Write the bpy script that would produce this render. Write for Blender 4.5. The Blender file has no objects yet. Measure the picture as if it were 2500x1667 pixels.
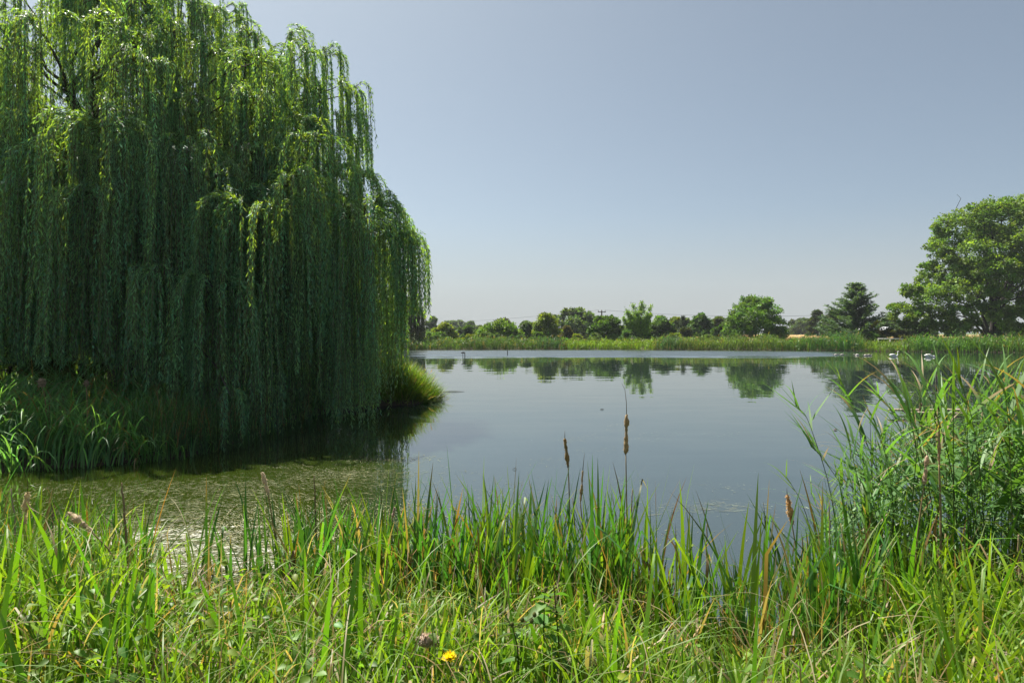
import bpy, math
import numpy as np

C = bpy.context.scene
COL = C.collection
R = math.radians
rng = np.random.default_rng(11)

# ------------------------------------------------------------------ camera, sky, sun, exposure
EYE = 2.2            # eye height over the water (water level is z = 0)
FPX, HOR, CX = 1667.0, 813.0, 1250.0
cam_d = bpy.data.cameras.new("camera")
cam_d.lens, cam_d.sensor_width = 24.0, 36.0
cam_d.shift_y = -(833.5 - HOR) / 2500.0
cam_d.clip_start, cam_d.clip_end = 0.05, 12000
cam = bpy.data.objects.new("camera", cam_d)
cam.location = (0, 0, EYE)
cam.rotation_euler = (R(90), 0, 0)
COL.objects.link(cam)
C.camera = cam

SUN_EL, SUN_AZ = R(59), R(-41)          # azimuth measured from +Y (view direction) towards +X
sun_dir = (math.sin(SUN_AZ) * math.cos(SUN_EL), math.cos(SUN_AZ) * math.cos(SUN_EL), math.sin(SUN_EL))
W = bpy.data.worlds.new("World")
C.world = W
W.use_nodes = True
wn = W.node_tree
bg = wn.nodes["Background"]
sky = wn.nodes.new("ShaderNodeTexSky")
sky.sky_type = 'NISHITA'
sky.sun_disc = False
sky.sun_elevation = SUN_EL
sky.sun_rotation = SUN_AZ
sky.altitude = 0
sky.air_density = 0.62
sky.dust_density = 2.3
sky.ozone_density = 0.8
hsv = wn.nodes.new('ShaderNodeHueSaturation'); hsv.inputs['Saturation'].default_value = .80
wn.links.new(sky.outputs[0], hsv.inputs['Color']); tn = wn.nodes.new('ShaderNodeVectorMath'); tn.operation = 'MULTIPLY'; tn.inputs[1].default_value = (.93, 1.03, .99)
wn.links.new(hsv.outputs[0], tn.inputs[0]); tc = wn.nodes.new('ShaderNodeTexCoord'); sx = wn.nodes.new('ShaderNodeSeparateXYZ'); wn.links.new(tc.outputs['Generated'], sx.inputs[0])
mr_ = wn.nodes.new('ShaderNodeMapRange'); mr_.interpolation_type = 'SMOOTHSTEP'; wn.links.new(sx.outputs[2], mr_.inputs[0])
mr_.inputs[1].default_value, mr_.inputs[2].default_value, mr_.inputs[3].default_value, mr_.inputs[4].default_value = .0, .18, .92, .11
mxs = wn.nodes.new('ShaderNodeMix'); mxs.data_type = 'RGBA'; wn.links.new(mr_.outputs[0], mxs.inputs[0]); wn.links.new(tn.outputs[0], mxs.inputs[6]); mxs.inputs[7].default_value = (3.85, 4.12, 4.18, 1)   # pale haze low in the sky
wn.links.new(mxs.outputs[2], bg.inputs[0])
bg.inputs[1].default_value = 0.057
sl = bpy.data.lights.new("sun", 'SUN')
sl.energy, sl.angle, sl.color = 5.0, R(0.55), (1.0, 0.94, 0.84)
sun = bpy.data.objects.new("sun", sl)
sun.rotation_euler = (math.pi / 2 - SUN_EL, 0, math.pi - SUN_AZ)
sun.location = (-30, 40, 60)
COL.objects.link(sun)

C.view_settings.view_transform = 'Standard'
C.view_settings.look = 'None'
C.view_settings.gamma = 1.0
C.view_settings.exposure = 1.2
cy = C.cycles
cy.max_bounces, cy.diffuse_bounces, cy.glossy_bounces = 8, 5, 3
cy.transmission_bounces, cy.transparent_max_bounces, cy.volume_bounces = 4, 4, 0
cy.caustics_reflective = cy.caustics_refractive = False
cy.sample_clamp_indirect = 6.0

# ------------------------------------------------------------------ helpers
def at(X, Y, D):
    """photo pixel + distance -> point"""
    return np.array(((X - CX) / FPX * D, D, EYE + (HOR - Y) / FPX * D))

def wat(Y, z=0.0):
    """distance at which a photo row meets height z"""
    return (EYE - z) * FPX / (Y - HOR)

class MB:
    def __init__(s):
        s.V, s.F, s.K, s.n = [], [], [], 0
    def add(s, V, F, K=None):
        V = np.asarray(V, float).reshape(-1, 3); F = np.asarray(F, np.int64).reshape(-1, 4)
        s.V.append(V); s.F.append(F + s.n); s.n += len(V)
        if K is None: K = (1, 1, 1)
        s.K.append(np.broadcast_to(np.asarray(K, float), V.shape))
        return s
    def tube(s, P, r, k=6, col=None, cap=True):
        P = np.asarray(P, float); n = len(P); r = np.broadcast_to(np.asarray(r, float), (n,))
        T = np.gradient(P, axis=0); T /= np.linalg.norm(T, axis=1, keepdims=True) + 1e-9
        ref = np.array((0.31, 0.95, 0.07)) if abs(T[:, 2]).mean() > .6 else np.array((0.05, 0.02, 1.0))
        A = np.cross(T, ref); A /= np.linalg.norm(A, axis=1, keepdims=True) + 1e-9
        B = np.cross(T, A)
        a = np.arange(k) * 2 * math.pi / k
        V = P[:, None] + r[:, None, None] * (np.cos(a)[None, :, None] * A[:, None] + np.sin(a)[None, :, None] * B[:, None])
        V = V.reshape(-1, 3)
        i, j = np.meshgrid(np.arange(n - 1), np.arange(k), indexing='ij')
        F = np.stack((i * k + j, i * k + (j + 1) % k, (i + 1) * k + (j + 1) % k, (i + 1) * k + j), -1).reshape(-1, 4)
        if cap:
            V = np.vstack((V, P[0] - T[0] * r[0] * .3, P[-1] + T[-1] * r[-1] * .3)); q = n * k
            e = [(q, (j + 1) % k, j, q) for j in range(0, k)] + [(q + 1, (n - 1) * k + j, (n - 1) * k + (j + 1) % k, q + 1) for j in range(0, k)]
            F = [tuple(f) for f in F]
            s.add(V, np.array(F), col)
            s.T = getattr(s, 'T', []); s.T += [(a_ + s.n - len(V), b_ + s.n - len(V), c_ + s.n - len(V)) for a_, b_, c_, _ in e]
        else:
            s.add(V, F, col)
        return s
    def box(s, c, d, col=None, rz=0.0, tilt=0.0):
        c = np.asarray(c, float); d = np.asarray(d, float) / 2
        V = np.array([(x, y, z) for x in (-1, 1) for y in (-1, 1) for z in (-1, 1)], float) * d
        ct, st = math.cos(tilt), math.sin(tilt)
        V = V @ np.array(((ct, 0, st), (0, 1, 0), (-st, 0, ct))).T
        cr, sr = math.cos(rz), math.sin(rz)
        V = V @ np.array(((cr, -sr, 0), (sr, cr, 0), (0, 0, 1))).T + c
        return s.add(V, [(0, 1, 3, 2), (4, 6, 7, 5), (0, 4, 5, 1), (2, 3, 7, 6), (0, 2, 6, 4), (1, 5, 7, 3)], col)
    def build(s, name, mat, parent=None, smooth=False):
        V = np.vstack(s.V); F = np.vstack(s.F); K = np.vstack(s.K)
        T = np.array(getattr(s, 'T', []), np.int64).reshape(-1, 3)
        me = bpy.data.meshes.new(name)
        me.vertices.add(len(V)); me.vertices.foreach_set("co", V.astype(np.float32).ravel())
        li = np.concatenate((F.ravel(), T.ravel()))
        me.loops.add(len(li)); me.loops.foreach_set("vertex_index", li.astype(np.int32))
        st = np.concatenate((np.arange(len(F)) * 4, len(F) * 4 + np.arange(len(T)) * 3))
        me.polygons.add(len(st)); me.polygons.foreach_set("loop_start", st.astype(np.int32))
        a = me.attributes.new('col', 'FLOAT_COLOR', 'POINT')
        a.data.foreach_set('color', np.hstack((K, np.ones((len(K), 1)))).astype(np.float32).ravel())
        if smooth:
            me.polygons.foreach_set("use_smooth", np.ones(len(st), bool))
        me.update(calc_edges=True)
        if len(F) < 20000: me.validate()
        me.materials.append(mat)
        o = bpy.data.objects.new(name, me); COL.objects.link(o)
        if parent is not None:
            o.parent = parent
            o.matrix_parent_inverse = parent.matrix_basis.inverted()
        return o

def tag(o, label=None, cat=None, group=None, kind=None):
    for k, v in (('label', label), ('category', cat), ('group', group), ('kind', kind)):
        if v: o[k] = v
    return o

def thing(name, loc, label, cat, group=None):
    o = bpy.data.objects.new(name, None); COL.objects.link(o)
    o.location = tuple(float(v) for v in loc); o.empty_display_size = .1
    return tag(o, label, cat, group)

def unit(v):
    return v / (np.linalg.norm(v, axis=-1, keepdims=True) + 1e-9)

def leaves(mb, P, axis, length, width, col, roll=None):
    """rhombic leaf faces starting at P along axis"""
    n = len(P)
    axis = unit(axis)
    rnd = rng.normal(size=(n, 3)) if roll is None else roll
    side = unit(np.cross(axis, rnd))
    length = np.broadcast_to(length, (n,))[:, None]; width = np.broadcast_to(width, (n,))[:, None]
    nrm = np.cross(axis, side)
    mid = P + axis * length * .42 + nrm * length * .06
    V = np.stack((P, mid + side * width * .5, P + axis * length - nrm * length * .05, mid - side * width * .5), 1)
    mb.add(V, np.arange(4 * n).reshape(n, 4), np.repeat(np.broadcast_to(col, (n, 3)), 4, 0))

def blades(mb, base, L, az, th0, bend, w, col, seg=4, brown=None, bcol=(.20, .10, .035), kink=None, wprof=2.2, face=None):
    """grass blades: curved ribbons. brown: fraction of length (from the tip) that is dead"""
    n = len(base)
    g = lambda v: np.broadcast_to(np.asarray(v, float), (n,))
    L, az, th0, bend, w = g(L), g(az), g(th0), g(bend), g(w)
    s = np.linspace(0, 1, seg + 1)
    th = th0[:, None] + bend[:, None] * s[None] ** 1.5
    if kink is not None:
        ks, ka = kink
        th = th + np.where(s[None] > ks[:, None], ka[:, None], 0)
    d = np.stack((np.sin(th) * np.cos(az)[:, None], np.sin(th) * np.sin(az)[:, None], np.cos(th)), -1)
    P = np.zeros((n, seg + 1, 3)); P[:, 0] = base
    P[:, 1:] = base[:, None] + np.cumsum(d[:, :-1] * (L / seg)[:, None, None], 1)
    fa = az + (rng.normal(0, .5, n) if face is None else face)
    sd = np.stack((-np.sin(fa), np.cos(fa), np.zeros(n)), -1)
    ww = w[:, None] * (1 - s[None] ** wprof) * (.65 + .35 * np.minimum(1, s[None] * 4)) * .5 + .0004
    V = np.stack((P - sd[:, None] * ww[..., None], P + sd[:, None] * ww[..., None]), 2).reshape(-1, 3)
    i = (np.arange(n) * (seg + 1) * 2)[:, None] + (np.arange(seg) * 2)[None]
    F = np.stack((i, i + 1, i + 3, i + 2), -1).reshape(-1, 4)
    K = np.repeat(np.broadcast_to(col, (n, 3))[:, None], seg + 1, 1).copy()
    if brown is not None:
        t = np.clip((s[None] - (1 - brown[:, None])) / .14, 0, 1)[..., None]
        bc = np.broadcast_to(np.asarray(bcol, float), (n, 3)) if np.ndim(bcol) == 1 else bcol
        K = K * (1 - t) + bc[:, None] * t
    mb.add(V, F, np.repeat(K.reshape(-1, 3), 2, 0))
    return P

def vary(col, n, amt=.18, hue=.10):
    c = np.broadcast_to(np.asarray(col, float), (n, 3)).copy()
    c *= np.exp(rng.normal(0, amt, (n, 1)))
    h = rng.normal(0, hue, (n, 1))
    return np.clip(c * np.hstack((1 + h, np.ones((n, 1)), 1 - h)), .003, .9)

# ------------------------------------------------------------------ materials
def mat(name):
    m = bpy.data.materials.new(name); m.use_nodes = True
    nt = m.node_tree; nt.nodes.clear()
    out = nt.nodes.new("ShaderNodeOutputMaterial")
    def N(t, **kw):
        x = nt.nodes.new("ShaderNode" + t)
        for k, v in kw.items():
            if hasattr(x, k) and k not in ('Scale',): setattr(x, k, v)
        return x
    def put(node, inp, v):
        s = node.inputs[inp]
        if isinstance(v, bpy.types.NodeSocket): nt.links.new(v, s)
        else: s.default_value = v
    def math_(op, a, b=0.0, c=0.0, clamp=False):
        x = N("Math", operation=op); x.use_clamp = clamp
        put(x, 0, a); put(x, 1, b)
        if op in ('MULTIPLY_ADD', 'COMPARE'): put(x, 2, c)
        return x.outputs[0]
    def smooth(v, lo, hi, a=0.0, b=1.0):
        x = N("MapRange", interpolation_type='SMOOTHSTEP')
        put(x, 0, v); put(x, 1, lo); put(x, 2, hi); put(x, 3, a); put(x, 4, b)
        return x.outputs[0]
    def noise(vec, scale, detail=3.0, rough=.55, dist=0.0, col=False):
        x = N("TexNoise"); put(x, 'Vector', vec); put(x, 'Scale', scale); put(x, 'Detail', detail)
        put(x, 'Roughness', rough); put(x, 'Distortion', dist)
        return x.outputs[1] if col else x.outputs[0]
    def scl(vec, sc):
        x = N("VectorMath", operation='MULTIPLY'); put(x, 0, vec); put(x, 1, sc); return x.outputs[0]
    def mix(f, a, b):
        x = N("Mix", data_type='RGBA'); put(x, 0, f); put(x, 6, a); put(x, 7, b); return x.outputs[2]
    class H: pass
    h = H(); h.m, h.nt, h.out, h.N, h.put, h.math, h.smooth, h.noise, h.scl, h.mix = m, nt, out, N, put, math_, smooth, noise, scl, mix
    h.pos = N("NewGeometry").outputs['Position']
    def attr(n='col'):
        x = N("Attribute"); x.attribute_name = n; return x.outputs['Color']
    h.attr = attr
    return h

def leaf_mat(name, trans=.42, tint=(1.7, 1.55, .55), rough=.5, spec=.35):
    h = mat(name)
    c = h.attr()
    p = h.N("BsdfPrincipled"); h.put(p, 'Base Color', c); h.put(p, 'Roughness', rough); h.put(p, 'Specular IOR Level', spec)
    t = h.N("BsdfTranslucent"); h.put(t, 'Color', h.scl(c, tint))
    s = h.N("MixShader"); h.put(s, 0, trans); h.put(s, 1, p.outputs[0]); h.put(s, 2, t.outputs[0])
    h.put(h.out, 0, s.outputs[0])
    return h.m

def solid_mat(name, rough=.8, spec=.3, noise_amt=.35, nscale=6.0, stretch=(1, 1, 1)):
    h = mat(name)
    c = h.attr()
    n = h.noise(h.scl(h.pos, stretch), nscale, 5)
    f = h.smooth(n, .25, .75, 1 - noise_amt, 1 + noise_amt)
    x = h.N("VectorMath", operation='SCALE'); h.put(x, 0, c); h.put(x, 3, f)
    p = h.N("BsdfPrincipled"); h.put(p, 'Base Color', x.outputs[0]); h.put(p, 'Roughness', rough); h.put(p, 'Specular IOR Level', spec)
    b = h.N("Bump"); h.put(b, 'Strength', .35); h.put(b, 'Distance', .02); h.put(b, 'Height', n); h.put(p, 'Normal', b.outputs[0])
    h.put(h.out, 0, p.outputs[0])
    return h.m

M_GRASS = leaf_mat("grass_blade", .48, (1.5, 1.5, .5), .48, .38)
M_WILLOW = leaf_mat("willow_leaf", .43, (3.0, 1.75, .12), .5, .45)
M_TREE = leaf_mat("tree_leaf", .40, (1.9, 1.75, .4), .55, .3)
M_REED = leaf_mat("reed_leaf", .42, (1.6, 1.55, .45), .5, .35)
M_BARK = solid_mat("bark", .9, .2, .45, 9.0, (1, 1, .25))
M_WOOD = solid_mat("weathered_wood", .85, .2, .4, 14.0, (1, 1, .3))
M_FLUFF = leaf_mat("seed_fluff", .35, (1.1, 1.05, .95), .9, .1)
M_FEATHER = solid_mat("feather", .7, .2, .08, 8.0)
M_PLAIN = solid_mat("painted", .6, .3, .12, 3.0)
M_STALK = leaf_mat("dry_stalk", .12, (1.1, 1.0, .8), .7, .25)

# ------------------------------------------------------------------ terrain: one ground sheet with the lake basin
LAKE = np.array([(-60, 4.6), (-20, 5.2), (-6, 5.5), (-3, 5.55), (-1, 5.3), (.9, 4.95), (1.25, 4.35), (1.8, 4.3), (2.3, 4.8), (3.4, 5.3), (5, 5.8), (9, 6.3), (30, 9), (60, 20), (84, 45),
                 (78, 66), (57, 76.4), (50.6, 80.4), (37.5, 83.3), (25, 87), (13, 90), (0, 90), (-14.5, 88), (-40, 86), (-75, 80), (-80, 40)], float)
ISLE = np.array([(-55, 7.8), (-25, 9.4), (-12, 10.4), (-8.2, 10.9), (-7, 11.3), (-5.9, 12.1), (-5.5, 13.7), (-5.7, 15.5), (-5.5, 18), (-4.6, 20.2), (-3.0, 21.1),
                 (-2.7, 22.3), (-3.4, 24.5), (-6, 28), (-14, 45), (-45, 62), (-60, 40)], float)

def sdf(poly, x, y):
    """signed distance: negative inside"""
    p = np.stack((x, y), -1)
    d = np.full(x.shape, 1e9); ins = np.zeros(x.shape, bool)
    for a, b in zip(poly, np.roll(poly, -1, 0)):
        e = b - a; v = p - a
        t = np.clip((v @ e) / (e @ e), 0, 1)
        d = np.minimum(d, np.linalg.norm(v - t[..., None] * e, axis=-1))
        c = ((a[1] <= y) & (b[1] > y)) | ((b[1] <= y) & (a[1] > y))
        ins ^= c & (x < a[0] + (y - a[1]) / (e[1] + 1e-12) * e[0])
    return np.where(ins, -d, d)

def wob(x, y):
    return .5 * np.sin(x * 1.7 + 1.3 * np.sin(y * .9)) + .3 * np.sin(x * 4.1 - y * 2.3 + 1) + .2 * np.sin(y * 5.7 + x * .8)

def shore(x, y):
    """>0 on land, metres from the water's edge"""
    return np.maximum(sdf(LAKE, x, y), -sdf(ISLE, x, y)) + .10 * wob(x, y)

def gz(x, y):
    x = np.asarray(x, float); y = np.asarray(y, float)
    d = shore(x, y)
    top = np.where(y < 9, .47, .45) + .03 * wob(x * .7, y * .7)
    land = top * (1 - np.exp(-np.maximum(d, 0) / .75))
    water = -np.minimum(1.1, np.maximum(-d, 0) * .35)
    return np.where(d > 0, land, water)

def axis_pts(lo, hi, zones, far):
    p = []
    for a, b, st in zones: p += list(np.arange(a, b, st))
    p = np.array(sorted(p))
    g = np.geomspace(1, far, 22)
    return np.concatenate((p[0] - g[::-1] - 1, p, p[-1] + g + 1))

gx = axis_pts(0, 0, [(-110, -30, 2.5), (-30, 14, .35), (14, 110, 2.0)], 4000)
gy = np.concatenate((np.arange(-30, 0, 2.0), np.arange(0, 30, .3), np.arange(30, 70, 1.5), np.arange(70, 100, .7), np.arange(100, 200, 5), np.geomspace(200, 6000, 20)))
XX, YY = np.meshgrid(gx, gy, indexing='ij')
ZZ = gz(XX, YY)
nx, ny = XX.shape
ii, jj = np.meshgrid(np.arange(nx - 1), np.arange(ny - 1), indexing='ij')
Fg = np.stack((ii * ny + jj, (ii + 1) * ny + jj, (ii + 1) * ny + jj + 1, ii * ny + jj + 1), -1)
mb = MB().add(np.stack((XX, YY, ZZ), -1), Fg)
h = mat("ground_soil")
n1 = h.noise(h.pos, .35, 6, .6); n2 = h.noise(h.pos, 9.0, 5, .65)
sep = h.N("SeparateXYZ"); h.put(sep, 0, h.pos)
grassy = h.mix(n1, (.055, .085, .018, 1), (.10, .13, .03, 1))
grassy = h.mix(h.smooth(n2, .4, .7, 0, .6), grassy, (.03, .045, .012, 1))
mud = h.mix(n2, (.03, .022, .013, 1), (.085, .06, .035, 1))
wetness = h.smooth(h.math('ADD', sep.outputs[2], h.math('MULTIPLY', h.math('SUBTRACT', n2, .5), .25)), .10, .36)
p = h.N("BsdfPrincipled"); h.put(p, 'Base Color', h.mix(wetness, mud, grassy)); h.put(p, 'Roughness', .9)
b = h.N("Bump"); h.put(b, 'Strength', .6); h.put(b, 'Distance', .04); h.put(b, 'Height', n2); h.put(p, 'Normal', b.outputs[0])
h.put(h.out, 0, p.outputs[0])
tag(mb.build("ground", h.m, smooth=True), "grassy flat land around the lake basin", "ground", kind='structure')

# ------------------------------------------------------------------ water
wx = np.concatenate((np.arange(-90, 100, 10.0),)); wy = np.concatenate((np.arange(3.0, 100, 8.0),))
A, B = np.meshgrid(wx, wy, indexing='ij'); n_, m_ = A.shape
i2, j2 = np.meshgrid(np.arange(n_ - 1), np.arange(m_ - 1), indexing='ij')
mb = MB().add(np.stack((A, B, A * 0), -1), np.stack((i2 * m_ + j2, (i2 + 1) * m_ + j2, (i2 + 1) * m_ + j2 + 1, i2 * m_ + j2 + 1), -1))
h = mat("pond_water")
sep = h.N("SeparateXYZ"); h.put(sep, 0, h.pos)
X, Y = sep.outputs[0], sep.outputs[1]
# ripples: slopes straight from noise colour
def slope(vec_scale, amp_x, amp_y, detail=2.0):
    n = h.noise(h.scl(h.pos, vec_scale), 1.0, detail, .5, 0, True)
    s = h.N("VectorMath", operation='SUBTRACT'); h.put(s, 0, n); h.put(s, 1, (.5, .5, .5))
    return h.scl(s.outputs[0], (amp_x, amp_y, 0))
band_n = h.noise(h.scl(h.pos, (.05, .35, 1)), 1.0, 3, .5, .4)
edge_y = h.math('ADD', Y, h.math('MULTIPLY', h.math('SUBTRACT', band_n, .5), 26.0))
lft = h.smooth(h.math('ADD', X, h.math('MULTIPLY', Y, .145)), -3.0, 1.5)
rgt = h.smooth(h.math('SUBTRACT', X, h.math('MULTIPLY', Y, .50)), -6.0, 4.0, 1, 0)
breeze = h.math('MULTIPLY', h.math('MULTIPLY', h.smooth(edge_y, 60.0, 68.0), lft), rgt)
calm = slope((.35, 1.3, 1), .010, .022, 3)
fine = slope((1.3, 4.5, 1), .008, .016, 2)
rn = h.noise(h.scl(h.pos, (.9, 2.6, 1)), 1.0, 3, .6, 0, True)
rs = h.N('VectorMath', operation='SUBTRACT'); h.put(rs, 0, rn); h.put(rs, 1, (.5, 0.12, 0))
ruff = h.scl(rs.outputs[0], (.15, -.36, 0))
ru2 = h.N("VectorMath", operation='SCALE'); h.put(ru2, 0, ruff); h.put(ru2, 3, breeze)
v1 = h.N("VectorMath", operation='ADD'); h.put(v1, 0, calm); h.put(v1, 1, fine)
v2 = h.N("VectorMath", operation='ADD'); h.put(v2, 0, v1.outputs[0]); h.put(v2, 1, ru2.outputs[0])
v3 = h.N("VectorMath", operation='ADD'); h.put(v3, 0, v2.outputs[0]); h.put(v3, 1, (0, 0, 1))
v4 = h.N("VectorMath", operation='NORMALIZE'); h.put(v4, 0, v3.outputs[0])
# floating algae and duckweed: streaks thickest in the sheltered near corner
warp = h.noise(h.pos, .45, 3, .5, 0, True)
wv = h.N("VectorMath", operation='ADD'); h.put(wv, 0, h.pos); h.put(wv, 1, h.scl(warp, (1.6, 1.6, 0)))
streak = h.noise(h.scl(wv.outputs[0], (2.2, 9.0, 1)), 1.0, 6, .72, .6)
speck = h.noise(wv.outputs[0], 26.0, 4, .7)
patch = h.noise(h.scl(h.pos, (.55, .8, 1)), 1.0, 3, .5, .3)
dx = h.math('MULTIPLY', h.math('ADD', X, 3.7), .36); dy = h.math('MULTIPLY', h.math('SUBTRACT', Y, 6.3), .42)
rr = h.math('SQRT', h.math('ADD', h.math('MULTIPLY', dx, dx), h.math('MULTIPLY', dy, dy)))
near = h.smooth(rr, .0, 1.45, 1, 0)
far_ = h.smooth(Y, 9.0, 24.0, .05, -.03)
dens = h.math('MAXIMUM', h.math('MULTIPLY', near, .255), far_)
dens = h.math('ADD', dens, h.math('MULTIPLY', h.math('SUBTRACT', patch, .5), .22))
val = h.math('ADD', h.math('MULTIPLY', streak, .5), h.math('MULTIPLY', speck, .5))
alg = h.smooth(h.math('ADD', val, dens), .68, .77)
alg = h.math('MULTIPLY', alg, h.smooth(Y, 13.0, 26.0, 1, .25))
acol = h.mix(speck, (.05, .065, .015, 1), (.15, .15, .08, 1))
bloom = h.math('MULTIPLY', h.smooth(X, -2.6, -.6, 1, 0), h.smooth(Y, 9.5, 19.0, 1, 0))
murk = h.mix(bloom, (.016, .028, .023, 1), (.024, .037, .004, 1))
p = h.N("BsdfPrincipled")
h.put(p, 'Base Color', h.mix(alg, murk, acol))
h.put(p, 'Roughness', h.math('ADD', h.math('ADD', h.math('MULTIPLY', breeze, .22), .012), h.math('MULTIPLY', alg, .6)))
h.put(p, 'IOR', 3.1); h.put(p, 'Normal', v4.outputs[0])
h.put(h.out, 0, p.outputs[0])
tag(mb.build("water", h.m), "calm lake water reflecting trees and sky", "water", kind='structure')

mb = MB()
def flecks(n, fx, fy, ln, wd, c):
    x, y = fx, fy
    k = shore(x, y) < -.02; x, y = x[k], y[k]; n = len(x)
    fl = .9 * np.sin(x * .9 + 1.1 * np.sin(y * .8)) + .6 * np.sin(y * 1.3 - x * .4) + rng.normal(0, .35, n)
    a = np.stack((np.cos(fl), np.sin(fl), 0 * fl), -1); b = np.stack((-np.sin(fl), np.cos(fl), 0 * fl), -1)
    l = ln * np.exp(rng.normal(0, .6, n))[:, None]; w = wd * np.exp(rng.normal(0, .4, n))[:, None]
    P = np.stack((x, y, rng.uniform(.003, .007, n)), -1)
    mb.add(np.stack((P - a * l, P + b * w, P + a * l * rng.uniform(.7, 1.2, (n, 1)), P - b * w), 1), np.arange(4 * n).reshape(n, 4), np.repeat(vary(c, n, .35, .08), 4, 0))
def cloud(n, cx_, cy_, sx_, sy_): return rng.normal(cx_, sx_, n), rng.normal(cy_, sy_, n)
for n_, cx_, cy_, sx_, sy_ in ((5500, -3.4, 6.5, .95, .5), (2500, -3.2, 8.0, 1.6, .9), (2600, -4.6, 8.0, 1.3, .9), (1500, -2.6, 10.6, .55, .35), (700, -2.1, 11.9, .4, .2), (900, -3.6, 9.8, .7, .4), (1000, -5.5, 9.6, 1.2, .35), (1600, -1.8, 8.5, 1.0, 1.0)):
    X_, Y_ = cloud(n_, cx_, cy_, sx_, sy_); flecks(n_, X_, Y_, .025, .0029, (.125, .13, .06))
for q_ in range(120):
    cx_, cy_ = cloud(1, -3.5, 7.3, 1.2, 1.1); r_ = rng.uniform(.10, .32)
    X_, Y_ = cloud(int(260 * r_), cx_[0], cy_[0], r_ * 1.5, r_ * .6); flecks(len(X_), X_, Y_, .028, .0036, (.15, .155, .075))
for q_ in range(16):
    D_ = rng.uniform(7, 17); X_, Y_ = cloud(40, rng.uniform(-.1, .42) * D_, D_, .25, .22); flecks(40, X_, Y_, .03, .0025, (.12, .14, .09))
X_, Y_ = cloud(260, 2.55, 8.6, .42, .16); flecks(260, X_, Y_, .04, .0025, (.15, .165, .11))
tag(mb.build("pond_scum", solid_mat("algae_fleck", .7, .3, .2)), "pale threads and flecks of algae floating on the near water", "algae", kind='stuff')

# ------------------------------------------------------------------ wheat field beyond the far bank
h = mat("ripe_wheat")
n = h.noise(h.scl(h.pos, (.5, .08, 1)), 1.0, 5, .7)
p = h.N("BsdfPrincipled"); h.put(p, 'Base Color', h.mix(n, (.33, .20, .07, 1), (.50, .33, .14, 1))); h.put(p, 'Roughness', .95)
h.put(h.out, 0, p.outputs[0])
mb = MB()
mb.box((125, 220, .45 + .5), (150, 170, 1.0))
tag(mb.build("wheat_field", h.m), "ripe tan wheat field seen between the trees behind the far bank", "field", kind='structure')

# ------------------------------------------------------------------ trees
def limb(mb, a, b, r0, r1, col, sag=.1, k=6, n=7, wig=.06):
    a, b = np.asarray(a, float), np.asarray(b, float); t = np.linspace(0, 1, n)[:, None]
    P = a + (b - a) * t; l = np.linalg.norm(b - a)
    P[:, 2] += (np.sin(t[:, 0] * math.pi) * sag * l)
    P[1:-1] += rng.normal(0, wig * l / n * 2, (n - 2, 3))
    mb.tube(P, r0 + (r1 - r0) * t[:, 0] ** .8, k, col)
    return P

BARK = (.055, .045, .035)

def crown_from_lobes(mb, lobes, leaf, col, per_clump=60, clump_r=.28, dens=1.0, flat=.75, up=.35, hang=0.0):
    """lobes: (x,y,z,r). Leaf clumps spread over each lobe's shell with gaps between"""
    cen = np.mean([l[:3] for l in lobes], 0)
    for (x, y, z, r) in lobes:
        nc = max(5, int(dens * 9 + dens * r * r * 4.5))
        d = unit(rng.normal(size=(nc, 3)) + np.array((0, 0, up)))
        rad = r * rng.uniform(.45, 1.05, nc) ** .7
        cc = np.array((x, y, z)) + d * rad[:, None] * np.array((1, 1, .85))
        cr = clump_r * r * rng.uniform(.55, 1.25, nc) + .12
        ccol = vary(col, nc, .22, .10)
        q = rng.normal(size=(nc, per_clump, 3))
        q = unit(q) * (rng.uniform(0, 1, (nc, per_clump, 1)) ** .45)
        P = cc[:, None] + q * cr[:, None, None] * np.array((1.15, 1.15, flat))
        out = unit(P - cc[:, None] + .5 * (cc[:, None] - np.array((x, y, z))))
        ax = unit(rng.normal(size=P.shape) * .9 + out * .7 + np.array((0, 0, -.15 - hang)))
        nrm = out * .7 + np.array((0, 0, .6)) + rng.normal(size=P.shape) * .7
        n = nc * per_clump
        lc = (np.repeat(ccol, per_clump, 0) * np.exp(rng.normal(0, .22, (n, 1))))
        ln = leaf * rng.uniform(.6, 1.4, n)
        leaves(mb, P.reshape(-1, 3), ax.reshape(-1, 3), ln, ln * rng.uniform(.5, .8, n), lc, nrm.reshape(-1, 3))

def auto_lobes(xc, D, z0, z1, w, n, dep=.8, prof='round'):
    L = []
    hgt = z1 - z0
    for i in range(n):
        t = (i + .5) / n
        t = np.clip(t + rng.normal(0, .06), .05, .95)
        if prof == 'round': rw = math.sqrt(max(.02, 1 - (2 * t * .82 - .72) ** 2))
        elif prof == 'dome': rw = math.sqrt(max(.03, 1 - t ** 2.4))
        elif prof == 'tall': rw = math.sqrt(max(.03, 1 - (2 * t - .9) ** 2)) * .9
        elif prof == 'cone': rw = 1 - .9 * t
        a = i * 2.4 + rng.uniform(-.4, .4)
        lr = np.clip(min(w * .27, hgt * .27) * rng.uniform(.75, 1.2) * (.55 + .45 * rw), .25, 9)
        rad = max(0, w / 2 * rw - lr * .85)
        L.append((xc + math.cos(a) * rad, D + math.sin(a) * rad * dep, min(z0 + t * hgt, z1 - lr * .95), lr))
    L.append((xc + w * .03, D, z1 - min(w, hgt) * .22, min(w, hgt) * .22))
    for sx in (-1, 1):
        lr = min(w * .2, hgt * .25)
        zz = z0 + hgt * (.38 if prof != 'cone' else .12)
        L.append((xc + sx * (w / 2 - lr), D - w * .05, zz, lr))
    return L

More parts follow.
